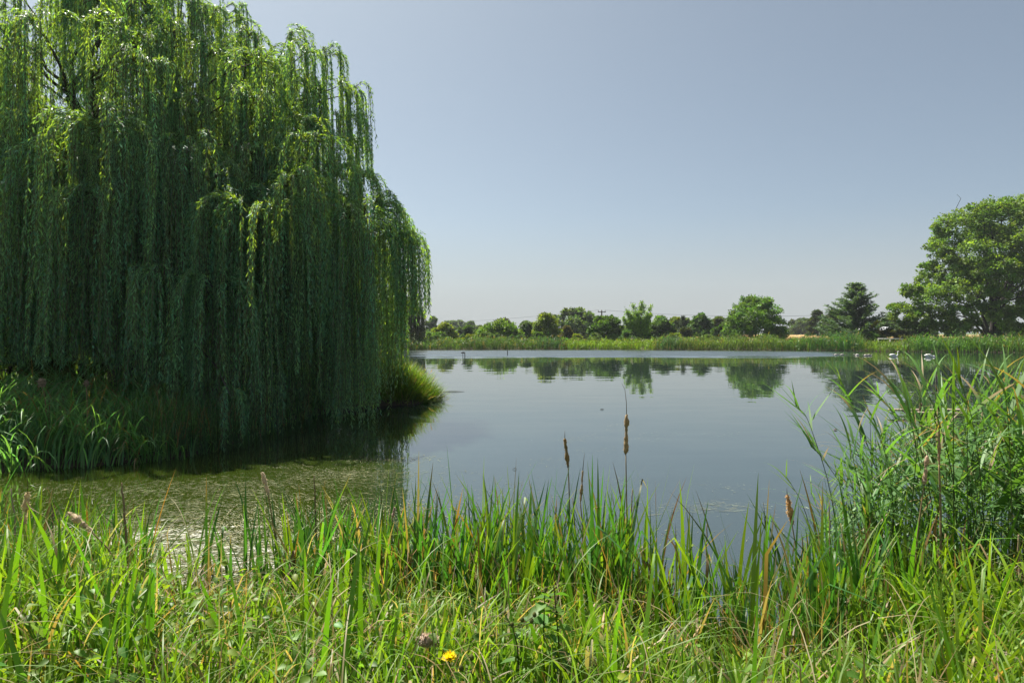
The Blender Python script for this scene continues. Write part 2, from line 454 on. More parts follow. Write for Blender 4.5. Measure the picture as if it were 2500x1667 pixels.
def tree(name, cat, label, X0, X1, Ytop, D, col, leaf=.34, n=9, prof='dome', dens=1.0, per=46, skirt=0.0, group='trees and bushes beyond the lake', lobes=None, clump=.30, hang=0.0, trunk=True):
    xc = ((X0 + X1) / 2 - CX) / FPX * D; w = (X1 - X0) / FPX * D; z1 = EYE + (HOR - Ytop) / FPX * D; g = .42
    t = thing(name, (xc, D, g), label, cat, group)
    z0 = g + skirt * (z1 - g)
    if lobes is None: lobes = auto_lobes(xc, D, z0 + .1, z1, w, n, prof=prof)
    mb = MB(); crown_from_lobes(mb, lobes, leaf, col, per, clump, dens, hang=hang)
    mb.build("crown", M_TREE, t)
    if trunk:
        mt = MB(); hh = z1 - g; r0 = .018 * hh + .05
        P = limb(mt, (xc, D, g - .25), (xc + rng.normal(0, .03) * w, D, g + hh * .62), r0, r0 * .35, BARK, 0, 7, 8, .03)
        for k, l in enumerate(lobes):
            if k % 2 == 0 or len(lobes) < 8:
                limb(mt, P[rng.integers(2, 6)], (l[0], l[1], l[2]), r0 * .42, r0 * .12, BARK, .06, 5)
        mt.build("trunk", M_BARK, t, True)
    return t

DK, MD, OL, LT, HZ = (.050, .108, .030), (.075, .150, .028), (.135, .190, .024), (.15, .25, .045), (.072, .128, .052)  # HZ: distance haze greyed into the leaf colour; some nearer scrub shares it
# far rows first
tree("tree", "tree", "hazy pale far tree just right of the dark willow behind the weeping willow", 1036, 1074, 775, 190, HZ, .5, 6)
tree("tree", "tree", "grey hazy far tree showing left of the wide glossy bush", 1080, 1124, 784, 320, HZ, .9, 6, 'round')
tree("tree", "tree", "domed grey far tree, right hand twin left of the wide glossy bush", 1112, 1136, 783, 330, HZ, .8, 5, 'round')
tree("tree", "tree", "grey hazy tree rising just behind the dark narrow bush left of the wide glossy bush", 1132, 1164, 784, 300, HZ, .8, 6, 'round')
tree("tree", "tree", "pale domed tree peeping over the wide glossy bush", 1200, 1256, 778, 170, (.06, .085, .035), .45, 6)
tree("tree", "tree", "large hazy grey green tree left of the utility pole", 1338, 1472, 752, 150, (.075, .130, .045), .42, 14, 'dome', 1.2)
tree("tree", "tree", "hedgerow tree with pale tops right of the bright upright poplar", 1586, 1640, 770, 140, MD, .4, 8)
tree("tree", "tree", "olive hedgerow tree between the bright poplar and the thin dark conifer", 1625, 1668, 773, 150, OL, .4, 7)
tree("tree", "tree", "dark round topped tree right of the thin dark conifer", 1678, 1744, 767, 130, DK, .36, 9, 'dome', 1.2)
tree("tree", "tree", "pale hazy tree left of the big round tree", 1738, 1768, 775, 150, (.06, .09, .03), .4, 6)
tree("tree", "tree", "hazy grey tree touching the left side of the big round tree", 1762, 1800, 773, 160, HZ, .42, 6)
tree("hedge", "hedge", "long dark far hedge behind the wheat right of the big round tree", 1900, 1985, 781, 300, (.03, .05, .022), .7, 10, 'dome', 1.0, group='hedges beyond the lake', trunk=False)
tree("tree", "tree", "dark rounded tree standing alone left of the conifer", 1972, 2019, 758, 170, (.04, .07, .022), .42, 8)
tree("tree", "tree", "low dull green tree half hidden by the conifer's left side", 2010, 2062, 757, 180, (.038, .06, .025), .45, 8)
tree("tree", "tree", "dark far tree between the conifer and the big tree at the right", 2146, 2196, 771, 200, DK, .5, 7)
for X0_, X1_, Yt_, D_, lb_ in ((1128, 1200, 797, 200, 'low hazy copse far behind the left edge of the wide glossy bush'), (1248, 1325, 786, 190, 'grey green copse filling the gap behind the loose shrub and the pointed tree'), (1500, 1600, 774, 190, 'long dull hedgerow tree behind the bright poplar'), (1640, 1700, 777, 190, 'dull hedgerow tree behind the thin dark conifer'), (1715, 1790, 775, 180, 'hedgerow tree behind the low dark bush left of the big round tree'),
        (1925, 2000, 776, 260, 'faint hazy trees rising over the long far hedge'), (2320, 2480, 775, 150, 'dark copse behind the huge tree trunk'), (2180, 2330, 782, 140, 'dark copse behind the lower left boughs of the huge tree'),
        (1060, 1180, 801, 165, 'low scrub between the yellowish round bush and the wide glossy bush'), (1375, 1470, 797, 165, 'low scrub under the large hazy tree left of the pole'), (1560, 1680, 789, 165, 'low thicket at the foot of the hedgerow right of the poplar'), (1670, 1790, 791, 160, 'low thicket at the foot of the hedgerow left of the big round tree')):
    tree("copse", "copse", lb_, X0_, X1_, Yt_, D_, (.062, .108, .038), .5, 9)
# bushes and trees on the far bank
tree("bush", "bush", "yellowish round bush right of the dark far willow", 1050, 1119, 788, 108, OL, .27, 9, 'dome', 1.2, trunk=True)
tree("bush", "bush", "dark narrow bush left of the wide glossy bush", 1126, 1160, 795, 112, DK, .28, 6)
L12 = [at(x, y, 106).tolist() + [r] for x, y, r in ((1180, 815, 1.25), (1200, 803, 1.15), (1222, 797, 1.1), (1245, 804, 1.2), (1258, 817, 1.1), (1210, 818, 1.5), (1235, 820, 1.5), (1175, 827, .9), (1262, 828, .9))]
tree("bush", "bush", "wide glossy green bush with tiered flat clumps", 1156, 1266, 786, 106, (.105, .195, .018), .26, lobes=L12, dens=1.7, clump=.32)
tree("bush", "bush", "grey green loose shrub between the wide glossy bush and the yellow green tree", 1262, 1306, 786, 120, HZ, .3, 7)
tree("tree", "tree", "yellow green tree with a pointed top behind the reeds left of the pole", 1298, 1368, 765, 106, (.13, .195, .03), .27, 11, 'dome', 1.3)
tree("bush", "bush", "brownish olive low bush right of the yellow green pointed tree", 1362, 1402, 797, 112, (.085, .085, .024), .27, 6)
tree("bush", "bush", "dark glossy bush in front of the utility pole", 1432, 1526, 771, 104, (.070, .145, .024), .27, 11, 'dome', 1.4)
tree("bush", "bush", "dark dense bush right of the bright upright poplar", 1582, 1658, 782, 108, (.040, .080, .026), .28, 9, 'dome', 1.4)
tree("shrub", "shrub", "small grey green willow shrub at the foot of the hedgerow by the reeds", 1656, 1692, 800, 103, (.06, .085, .04), .22, 6)
tree("bush", "bush", "low dark bush under the left edge of the big round tree", 1735, 1795, 792, 118, DK, .3, 7, 'dome', 1.3)
for k_ in range(18):
    X_ = 1000 + k_ * 66 + rng.uniform(-22, 22)
    if 1880 < X_ < 2060: continue
    w_ = rng.uniform(34, 78); c_ = (DK, MD, OL, HZ)[k_ % 4]
    tree("scrub_bush", "bush", "small low scrub bush among the reeds at the foot of the far trees", X_ - w_ / 2, X_ + w_ / 2, rng.uniform(806, 818), rng.uniform(95, 101), c_, .2, 5, 'dome', 1.2, group='low scrub at the foot of the far trees', trunk=False)
# big round tree
Lr = []
for x, y, r, dd in ((1845, 752, 1.9, 0), (1880, 768, 1.8, .6), (1808, 766, 1.7, -.3), (1895, 795, 1.6, -.5), (1800, 792, 1.8, -.6), (1845, 785, 2.4, -1.6), (1870, 745, 1.3, -.6), (1825, 740, 1.3, .5),
                    (1842, 738, 1.1, .2), (1785, 806, 1.2, .3), (1906, 815, 1.1, .2), (1850, 808, 2.2, -1.8), (1815, 815, 1.5, -1.5), (1885, 817, 1.4, -1.4), (1797, 778, 1.1, .8), (1845, 775, 2.4, 2.0)):
    q = at(x, y, 107 + dd * 1.3); Lr.append(q.tolist() + [r])
tree("tree", "tree", "big round green tree standing alone by the far bank", 1775, 1915, 721, 107, (.082, .170, .026), .27, lobes=Lr, dens=1.6, clump=.27)

# upright bright poplar with several pointed leaders
def upright(name, label, D, leaders, base, col):
    b = at(*base, D); b[2] = .42
    t = thing(name, b, label, "tree", 'trees and bushes beyond the lake')
    mb, mt = MB(), MB()
    for (X, Y, wd) in leaders:
        tip = at(X, Y, D + rng.uniform(-.8, .8))
        st = b + np.array((rng.normal(0, .1), rng.normal(0, .1), .3))
        P = limb(mt, st, tip, .09, .02, (.12, .10, .08), 0, 5, 9, .02)
        for k in range(36):
            u = rng.uniform(.12, 1) ; p0 = st + (tip - st) * u
            ln = wd * (1 - u) ** .7 * rng.uniform(.5, 1.1) + .15
            a = rng.uniform(0, 6.28); e = p0 + np.array((math.cos(a) * ln, math.sin(a) * ln, ln * rng.uniform(.3, .9)))
            mt.tube(np.array((p0, (p0 + e) / 2 + (0, 0, .05), e)), .015, 4, (.12, .10, .08), False)
            n = int(16 + ln * 26)
            P = p0 + (e - p0) * rng.uniform(.1, 1.05, (n, 1)) + rng.normal(0, .13, (n, 3))
            l = .19 * rng.uniform(.6, 1.4, n)
            leaves(mb, P, rng.normal(size=(n, 3)) + np.array((0, 0, -.2)), l, l * .75, vary(col, n, .2, .08))
    mb.build("crown", M_TREE, t); mt.build("trunk", M_BARK, t)
upright("poplar", "bright pale green upright poplar with several pointed leaders", 100,
        [(1567, 736, 1.3), (1544, 742, 1.2), (1590, 745, 1.2), (1529, 753, 1.1), (1555, 760, 1.5), (1580, 772, 1.4), (1535, 785, 1.4), (1578, 800, 1.5), (1525, 812, 1.0), (1592, 762, .9), (1550, 800, 1.6), (1520, 775, .9)], (1558, 830), (.16, .28, .05))

# conifers
def conifer(name, label, X, Y, D, w, col, n=26, droop=.1, leaf=.3, gap=0.0):
    top = at(X, Y, D); g = .42
    t = thing(name, (top[0], D, g), label, "conifer", 'trees and bushes beyond the lake')
    mb, mt = MB(), MB()
    P = limb(mt, (top[0], D, g - .2), top, .05 * w * .5 + .05, .02, BARK, 0, 6, 9, .01)
    H = top[2] - g
    for k in range(n):
        u = (k + .3) / n; z = g + .25 + u * (H - .35)
        for q in range(int(7 - 3 * u)):
            a = q * 2 * math.pi / (7 - 3 * u) + k * 1.1 + rng.uniform(-.5, .5)
            ln = (w / 2) * ((1 - u) ** .75 * .95 + .06) * rng.uniform(.5, 1.15)
            p0 = np.array((top[0], D, z)); tt = np.linspace(0, 1, 6)[:, None]
            e = np.array((math.cos(a) * ln, math.sin(a) * ln, 0))
            B = p0 + e * tt; B[:, 2] += (.28 * tt[:, 0] - droop * 2.6 * tt[:, 0] ** 2 + .25 * tt[:, 0] ** 4) * ln
            mt.tube(B, np.linspace(.035, .01, 6), 4, BARK, False)
            m = int(26 + ln * 46)
            i = rng.uniform(.15, 1, m); Q = np.stack([np.interp(i, tt[:, 0], B[:, c]) for c in range(3)], 1)
            Q += rng.normal(0, .07 * ln * .3 + .05, (m, 3)) * np.array((1, 1, .5))
            ax = unit(e) * .7 + rng.normal(size=(m, 3)) * np.array((.8, .8, .3)) + np.array((0, 0, -.1))
            l = leaf * rng.uniform(.6, 1.3, m)
            leaves(mb, Q, ax, l, l * .38, vary(col, m, .25, .06), np.array((0, 0, 1.)) + rng.normal(size=(m, 3)) * .5)
    mb.build("crown", M_TREE, t); mt.build("trunk", M_BARK, t, True)
conifer("conifer", "dark layered conifer left of the big tree at the right", 2090, 689, 100, 11.0, (.068, .128, .064), 30, .08, .40)
conifer("conifer", "thin dark young conifer standing in the hedgerow", 1668, 768, 125, 2.6, (.024, .045, .022), 14, .02, .3)

# great tree at the right
def big_tree():
    D = 98
    S = .3189; px = lambda a, b: (1950 + a * S, 460 + b * S)
    base = at(*px(1455, 1105), D); base[2] = .42
    t = thing("maple_tree", base, "huge spreading broadleaf tree with dark multiple limbs at the right end of the far bank", "tree")
    raw = [(1250, 330, 190, 0), (1480, 215, 150, .5), (1650, 240, 190, -1), (1400, 200, 110, -1.5), (1150, 420, 140, 1), (1110, 300, 70, 0), (1060, 480, 90, -1), (1330, 520, 170, -3), (1580, 470, 190, -3), (1180, 640, 150, -2), (1000, 620, 80, 0),
           (1010, 720, 110, 1), (900, 850, 130, 0), (1060, 880, 160, -3), (860, 780, 70, -1), (800, 960, 100, 0), (740, 930, 55, .5), (1250, 820, 150, -4), (1680, 720, 150, 3), (1100, 1020, 100, -3), (930, 1010, 100, -2), (1230, 985, 110, -5),
           (1850, 330, 220, 0), (1930, 620, 220, 0), (1830, 880, 140, 1), (1500, 420, 150, 4), (1300, 680, 150, 5), (1600, 640, 150, 6), (1400, 350, 130, 5), (1730, 450, 140, -4), (1720, 130, 90, 0), (1590, 130, 60, 1), (1960, 860, 130, -2), (2030, 430, 160, 1), (1345, 930, 70, -3), (1180, 1060, 80, -4), (1010, 1070, 70, -2), (860, 1050, 60, -1), (1320, 1060, 60, -5), (1560, 980, 90, -5), (1650, 1000, 110, -4), (1500, 820, 90, -5), (1420, 640, 120, -5), (1560, 620, 120, -6), (1480, 940, 70, 4), (1620, 850, 120, 4), (1400, 780, 110, 3), (1750, 1010, 120, -3)]
    lobes = [at(*px(a, b), D + dd).tolist() + [r * S / FPX * D] for a, b, r, dd in raw]
    mb = MB(); crown_from_lobes(mb, lobes, .30, (.112, .195, .034), 48, .20, 1.4)
    mb.build("crown", M_TREE, t)
    mt = MB(); col = (.035, .03, .026)
    tips = [((1300, 560), (1200, 300)), ((1420, 620), (1420, 200)), ((1530, 760), (1560, 140)), ((1600, 700), (1680, 250)), ((1560, 850), (1760, 700)), ((1600, 860), (1850, 800)), ((1330, 900), (1050, 850)), ((1380, 800), (1180, 640)), ((1480, 900), (1900, 480)), ((1330, 1010), (900, 900)), ((1470, 700), (1350, 420)), ((1520, 560), (1480, 330))]
    hub = at(*px(1500, 990), D)
    limb(mt, base + (0, 0, -.3), hub, .55, .34, col, 0, 8, 6, .02)
    for k, (m, e) in enumerate(tips):
        dd = D + rng.uniform(-2.5, 2.5)
        st = hub if k % 3 else base + (rng.uniform(-.3, .3), 0, .6)
        a = limb(mt, st, at(*px(*m), (D + dd) / 2), .22, .13, col, .02, 7, 7, .03)
        b2 = limb(mt, a[-1], at(*px(*e), dd), .13, .035, col, .03, 6, 8, .04)
        for q in range(9):
            c0 = b2[rng.integers(1, 7)]
            limb(mt, c0, c0 + rng.normal(0, 1.3, 3) + np.array((0, 0, .9)), .07, .02, col, .03, 4, 5, .08)
    mt.build("trunk", M_BARK, t, True)
big_tree()
tree("bush", "bush", "dark shrub under the right side of the huge spreading tree", 2415, 2520, 785, 101, DK, .28, 9, 'dome', 1.2)
tree("bush", "bush", "low shrub right of the huge tree's trunk foot at the frame edge", 2500, 2620, 778, 103, MD, .28, 9, 'dome', 1.0)
tree("bush", "bush", "small golden yellow bush between conifer and big tree", 2126, 2158, 784, 97, (.26, .27, .02), .22, 5, trunk=False)
tree("hedge", "hedge", "rounded olive hedge in front of the white roof", 2134, 2222, 806, 96, (.055, .07, .018), .2, 9, 'dome', 1.5, group='hedges beyond the lake', trunk=False)
# clipped hedge with straight sides
def clipped_hedge():
    a, b = at(2217, 806, 95), at(2268, 806, 95)
    t = thing("hedge", ((a[0] + b[0]) / 2, 95.8, .42), "dark square clipped hedge under the big tree's lower left boughs", "hedge", 'hedges beyond the lake')
    mb = MB(); n = 5200
    d = np.array((b[0] - a[0], 1.8, a[2] - .42)); q = rng.uniform(0, 1, (n, 3))
    f = rng.integers(0, 5, n); q[f == 0, 0] = 0; q[f == 1, 0] = 1; q[f == 2, 1] = 0; q[f == 3, 1] = 1; q[f == 4, 2] = 1
    P = np.array((a[0], 94.9, .42)) + q * d + rng.normal(0, .05, (n, 3))
    l = .2 * rng.uniform(.6, 1.3, n)
    leaves(mb, P, rng.normal(size=(n, 3)), l, l * .7, vary((.022, .042, .014), n, .2))
    mb.build("crown", M_TREE, t)
    ms = MB()
    for x in np.linspace(a[0] + .3, b[0] - .3, 5): limb(ms, (x, 95.8, .3), (x, 95.8, a[2] - .2), .05, .02, BARK, 0, 5, 4)
    ms.build("trunk", M_BARK, t)
clipped_hedge()

# ------------------------------------------------------------------ weeping willows
def willow(name, label, cx, cy_, sprays, floor_fn, col, leaf_len, leaf_w, spacing, ropes, strands, trunk_z, gcol=(.10, .085, .04), group=None, limbs=True):
    t = thing(name, (cx, cy_, .4), label, "willow tree", group)
    st = []   # one row per strand: start xyz, azimuth, curve length, total length, theta0
    for (x, y, z, az, rho, Lm) in sprays:
        nr = int(ropes * rho / .8 * rng.uniform(.8, 1.2)) + 2
        for k in range(nr):
            ra = az + rng.normal(0, 1.0); sc = rho * rng.uniform(.7, 1.9); L = Lm * rng.uniform(.5, 1.25)
            off = rng.normal(0, .16 * rho, 3)
            th = rng.uniform(.55, 1.35)
            m = rng.integers(max(1, strands - 3), strands + 3)
            for q in range(m):
                st.append((x + off[0], y + off[1], z + off[2] * .6, ra + rng.normal(0, .07), sc * rng.uniform(.93, 1.07), L * rng.uniform(.75, 1.08), th + rng.normal(0, .08)))
    st = np.array(st); n = len(st)
    ds = .10; ns = int(st[:, 5].max() / ds) + 2
    s = np.arange(ns) * ds
    u = np.clip(s[None] / st[:, 4:5], 0, 1); u = u * u * (3 - 2 * u)
    th = st[:, 6:7] + (math.pi - .03 - st[:, 6:7]) * u
    sway = np.cumsum(rng.normal(0, .008, (n, ns)), 1); sway2 = np.cumsum(rng.normal(0, .008, (n, ns)), 1)
    dx_ = np.sin(th) * np.cos(st[:, 3:4]) + sway * u; dy_ = np.sin(th) * np.sin(st[:, 3:4]) + sway2 * u; dz_ = np.cos(th)
    P = np.stack((st[:, 0:1] + np.cumsum(dx_, 1) * ds, st[:, 1:2] + np.cumsum(dy_, 1) * ds, st[:, 2:3] + np.cumsum(dz_, 1) * ds), -1)
    fl = floor_fn(P[:, -1, 0], P[:, -1, 1]) + rng.exponential(.28, n)
    ok = (s[None] < st[:, 5:6]) & (P[..., 2] > fl[:, None])
    # twigs
    mt = MB(); stp = 3
    Pt = P[:, ::stp]; okt = ok[:, ::stp]; kk = Pt.shape[1]
    wv = np.stack((-np.sin(st[:, 3]), np.cos(st[:, 3]), np.zeros(n)), -1)[:, None] * .0045
    V = np.stack((Pt - wv, Pt + wv), 2).reshape(-1, 3)
    i = (np.arange(n) * kk * 2)[:, None] + (np.arange(kk - 1) * 2)[None]
    F = np.stack((i, i + 1, i + 3, i + 2), -1)[okt[:, 1:]]
    used = np.unique(F); remap = np.full(len(V), -1); remap[used] = np.arange(len(used))
    mt.add(V[used], remap[F], gcol)
    mt.build("hanging_twigs", M_STALK, t)
    # leaves
    per = max(1, int(round(ds / spacing)))
    ci, cj = np.nonzero(ok[:, 1:]); cj += 1
    keep = rng.uniform(0, 1, len(ci)) < np.where(s[cj] < .25, .4, 1.0) * min(1, ds / spacing / per)
    ci, cj = ci[keep], cj[keep]
    ci = np.repeat(ci, per); cj = np.repeat(cj, per); m = len(ci)
    f = rng.uniform(0, 1, (m, 1))
    Q = P[ci, cj] * f + P[ci, cj - 1] * (1 - f)
    T = unit(P[ci, cj] - P[ci, cj - 1])
    side = unit(np.cross(T, rng.normal(size=(m, 3))))
    ax = T * .72 + side * rng.uniform(.25, .75, (m, 1)) + np.array((0, 0, -.25))
    scol = vary(col, n, .24, .10)
    lc = scol[ci] * np.exp(rng.normal(0, .18, (m, 1)))
    l = leaf_len * rng.uniform(.6, 1.3, m)
    mb = MB(); leaves(mb, Q, ax, l, leaf_w * rng.uniform(.7, 1.25, m), lc)
    mb.build("crown", M_WILLOW, t)
    # trunk and limbs up to the sprays
    tr = MB(); bc = (.085, .072, .055)
    fork = np.array((cx, cy_, trunk_z))
    limb(tr, (cx + .2, cy_, -.1), fork, .62, .48, bc, 0, 10, 7, .03)
    if limbs:
        heads = []
        for k in range(9):
            a = k * 2.4; rr_ = rng.uniform(1.2, 3.6); zz = rng.uniform(4.5, 11)
            e = np.array((cx + math.cos(a) * rr_, cy_ + math.sin(a) * rr_, zz)); q = limb(tr, fork, e, .30, .12, bc, .05, 7, 9, .05); heads.append(q)
        H = np.vstack(heads)
        for k, (x, y, z, az, rho, Lm) in enumerate(sprays):
            e = np.array((x, y, z)); c = H[np.argmin(np.linalg.norm(H - e + np.array((0, 0, 1.2)), axis=1))]
            if np.linalg.norm(c - e) > .4: limb(tr, c, e, .05, .012, bc, .10, 5, 9, .06)
    else:
        for (x, y, z, az, rho, Lm) in sprays[::2]: limb(tr, fork, (x, y, z), .12, .03, bc, .05, 5)
    tr.build("trunk", M_BARK, t, True)
    print("willow leaves", m, "strands", n)

WX, WY = -10.9, 19.2
Rz = np.array([(2.5, 7.8), (4.2, 8.1), (5.2, 7.7), (6.0, 6.6), (6.6, 5.6), (7.4, 5.3), (8.6, 5.3), (9.4, 5.0), (10.2, 4.5), (11.0, 3.7), (11.8, 2.4), (12.6, 1.9), (13.6, 1.2), (14.4, .5)])
def rad(z, a=0.0):
    step = np.interp(z, Rz[:, 0], Rz[:, 1]); even = np.interp(z, (2.5, 4.5, 7, 9, 11, 12.6, 14.4), (7.4, 7.3, 6.6, 5.4, 3.9, 2.2, .5))
    f = np.clip((abs((a + math.pi) % (2 * math.pi) - math.pi) - .45) / .4, 0, 1)
    return step * (1 - f) + even * f
sprays = []
def spray(a, r, z, rho, L): sprays.append((WX + math.cos(a) * r, WY + math.sin(a) * r, z, a, rho, L))
for k in range(34):     # skirt tier
    a = k * 2 * math.pi / 36 + rng.uniform(-.08, .08); z = rng.uniform(3.2, 6.4)
    spray(a, rad(z, a) - rng.uniform(.9, 1.5), z - .35, rng.uniform(.8, 1.4), 6.2)
for k in range(32):
    a = k * 2 * math.pi / 32 + rng.uniform(-.1, .1); z = rng.uniform(4.6, 8.4)
    spray(a, rad(z, a) - rng.uniform(1.0, 2.0), z - .4, rng.uniform(.8, 1.4), 5.6)
for k in range(30):
    a = k * 2 * math.pi / 30 + rng.uniform(-.12, .12); z = rng.uniform(6.2, 9.4)
    spray(a, rad(z, a) - rng.uniform(.8, 1.6), z - .4, rng.uniform(.7, 1.2), 4.4)
for k in range(24):
    a = k * 2 * math.pi / 24 + rng.uniform(-.12, .12); z = rng.uniform(8.6, 11.2)
    spray(a, max(.3, rad(z, a) - rng.uniform(.7, 1.3)), z - .35, rng.uniform(.6, .95), 3.4)
for k in range(34):
    a = k * 2.399; z = rng.uniform(10.2, 13.8)
    spray(a, max(.2, rad(z) * rng.uniform(.4, .95) - .5), z - .3, rng.uniform(.55, .9), 2.6)
for k in range(44):     # lowest curtains on the pond side
    a = rng.uniform(-2.9, .5); z = rng.uniform(2.6, 4.4)
    spray(a, 8.0 * rng.uniform(.55, .95) - .4, z - .2, rng.uniform(.6, 1.0), 4.2)
for k in range(60):     # inner curtains
    a = rng.uniform(0, 6.28); z = rng.uniform(4, 9)
    spray(a, rad(z) * rng.uniform(.25, .6), z, rng.uniform(.7, 1.0), 3.6)
# fountains that stand out on the side towards the pond
for X, Y, D, rho, L in ((270, 385, 14.8, .9, 4.2), (430, 470, 14.8, 1.0, 4.6), (540, 425, 15.4, .9, 4.6), (640, 510, 14.6, 1.1, 5.0), (780, 320, 15.8, .7, 2.6), (620, 130, 16.0, .9, 2.6), (350, 150, 15.0, .8, 3.0),
                        (850, 520, 16.0, .9, 4.8), (90, 300, 16.0, .9, 3.6), (130, 545, 15.4, .9, 3.4), (30, 700, 15.0, .9, 2.4), (520, 670, 13.9, .8, 3.4), (560, 930, 12.9, .35, 1.1), (380, 640, 13.7, .7, 3.0), (720, 430, 15, .8, 4.0),
                        (600, 75, 17.5, .6, 2.6), (650, 150, 18.5, .7, 3.0), (700, 175, 17.5, .7, 2.8), (740, 110, 17.5, .6, 2.6), (770, 200, 18.6, .6, 2.8), (690, 260, 17.0, .7, 3.0), (820, 270, 18.0, .6, 2.6), (740, 300, 17.2, .7, 3.0), (600, 230, 16.4, .8, 3.2), (830, 330, 19.4, .7, 3.0), (560, 30, 18.6, .7, 2.8), (860, 410, 18.6, .8, 3.4), (800, 400, 17.0, .8, 3.4), (640, 360, 16.2, .8, 3.2), (905, 490, 17.6, .9, 4.6), (930, 560, 18.5, .9, 4.4), (850, 210, 18.6, .5, 2.4), (790, 115, 18.8, .5, 2.2), (700, 75, 18.4, .6, 2.2), (820, 190, 17.6, .5, 2.6), (960, 555, 17.0, .7, 4.6)):
    p = at(X, Y, D); a = math.atan2(p[1] - WY, p[0] - WX)
    sprays.append((p[0], p[1], p[2] - .25, a, rho, L))
sprays = [(x_, y_ + rng.uniform(.8, 2.2), z_, a_, r_, l_) if x_ < -7.4 and y_ < 14.6 else (x_, y_, z_, a_, r_, l_) for (x_, y_, z_, a_, r_, l_) in sprays]
def wfloor(x, y):
    land = shore(x, y)
    return np.where(land > .25, np.clip(.35 + (-5.4 - x) * .34, .2, 1.5), np.clip((x + .165 * y + .33) * 4, 0, 2.6))
willow("weeping_willow", "huge weeping willow trailing its curtains into the pond at the left", WX, WY, sprays, wfloor, (.125, .325, .195), .112, .024, .05, 12, 6, 2.6)

# dark willow far behind, at the left end of the far bank
Dw = 93
c = at(985, 830, Dw); sp2 = []
for k in range(70):
    a = k * 2.399; z = rng.uniform(2.6, 7.0); r = np.interp(z, (2, 4, 5.5, 6.6, 7.2), (3.5, 3.3, 2.6, 1.6, .5)) * rng.uniform(.6, 1) - .5
    sp2.append((c[0] + math.cos(a) * r, Dw + math.sin(a) * r, z, a, .7, 2.6))
willow("willow_tree", "dark far willow on the far bank, half hidden by the weeping willow", c[0], Dw, sp2, lambda x, y: np.full(len(x), .7), (.040, .075, .034), .34, .09, .14, 6, 3, 1.8, limbs=False)
for i_, (X_, Y_, D_, w_) in enumerate(((20, 800, 21.5, 'low added bush under the left curtains, behind the sedge'), (-190, 795, 21, 'low added bush beyond the left frame edge behind the sedge'), (240, 806, 22.5, 'low added bush behind the sedge, right of its low neighbour'), (60, 760, 40, 'added bushy tree far back under the left of the weeping willow'), (300, 745, 44, 'added bushy tree seen through gaps behind the willow trunk'), (520, 750, 38, 'added bush glimpsed behind the middle of the weeping willow'), (760, 770, 46, 'added bush behind the right half of the weeping willow'), (-180, 740, 36, 'tall added bush beyond the left frame edge behind the weeping willow'))):  # bushes added to cover sunlit grass and darken the gaps behind the willow
    tree("bush", "bush", w_, X_ - 170, X_ + 170, Y_, D_, (.06, .10, .02), .2, 12, 'dome', 1.0, group='bushes added behind the weeping willow')
tree("tree", "tree", "tall dark tree behind the weeping willow's right edge on the far bank", 900, 985, 735, 110, DK, .32, 10, 'dome', 1.0)

# ------------------------------------------------------------------ far reeds and meadow
RT = np.array([(700, 1.2, .04, .07, .03), (975, 1.15, .035, .065, .03), (1100, 1.2, .055, .09, .025), (1180, 1.5, .05, .085, .03), (1300, 1.2, .055, .09, .025), (1345, 1.5, .033, .068, .035), (1372, 1.45, .035, .07, .035), (1382, 1.1, .10, .145, .02),
               (1600, 1.1, .10, .145, .02), (1615, 1.6, .04, .082, .038), (1650, 1.6, .045, .085, .036), (1670, 1.45, .075, .105, .03), (1880, 1.5, .075, .11, .03), (1900, 1.35, .07, .11, .03), (1960, 1.45, .05, .10, .03), (2000, 1.75, .045, .095, .032), (2090, 2.25, .04, .09, .036),
               (2108, 1.0, .085, .125, .025), (2195, .95, .085, .125, .025), (2235, 1.65, .055, .115, .03), (2500, 1.75, .065, .115, .03), (2900, 1.8, .06, .11, .03)])
far_line = np.array([(-60, 84.5), (-40, 86), (-14.5, 88), (0, 90), (13, 90), (25, 87), (37.5, 83.3), (50.6, 80.4), (57, 76.4), (78, 66)])
seglen = np.linalg.norm(np.diff(far_line, axis=0), axis=1); cum = np.concatenate(([0], np.cumsum(seglen)))
def far_pts(n, d0, d1):
    u = rng.uniform(0, cum[-1], n)
    x = np.interp(u, cum, far_line[:, 0]); y = np.interp(u, cum, far_line[:, 1])
    return x + rng.normal(0, .4, n), y + rng.uniform(d0, d1, n)
mb = MB()
n = 26000
x, y = far_pts(n, -.7, 4.5)
PX = CX + FPX * x / y
tab = lambda k: np.interp(PX + rng.normal(0, 8, n), RT[:, 0], RT[:, k])
hh = (tab(1) - .1) * rng.uniform(.72, 1.1, n) * (1 + .16 * np.sin(x * .8) * np.sin(x * 2.3 + 1) + .10 * np.sin(x * 4.1 + y * 3)) * np.where(rng.uniform(0, 1, n) < .06, 1.22, 1)
base = np.stack((x, y, np.maximum(gz(x, y), -.1) * .6), -1)
colr = np.stack((tab(2), tab(3), tab(4)), -1) * np.exp(rng.normal(0, .25, (n, 1)))
dry = rng.uniform(0, 1, n) < .07
colr[dry] = np.array((.19, .13, .06)) * rng.uniform(.6, 1.2, (dry.sum(), 1))
pt = 1 + .30 * np.sin(x * .55 + 2 * np.sin(x * .17)) * np.sin(y * 1.3 + x * .9) + .18 * np.sin(x * 2.9) * np.sin(y * 2.1)
colr = colr * np.array((1.22, 1.42, 1.2)) * pt[:, None]
blades(mb, base, hh * 1.06, rng.uniform(0, 6.28, n), rng.uniform(0, .22, n), rng.uniform(.1, 1.3, n), rng.uniform(.04, .08, n), colr, 4)
i = rng.integers(0, n, 30000); q = np.stack((x[i], y[i], base[i, 2] + hh[i] * rng.uniform(.25, 1.0, 30000)), -1)
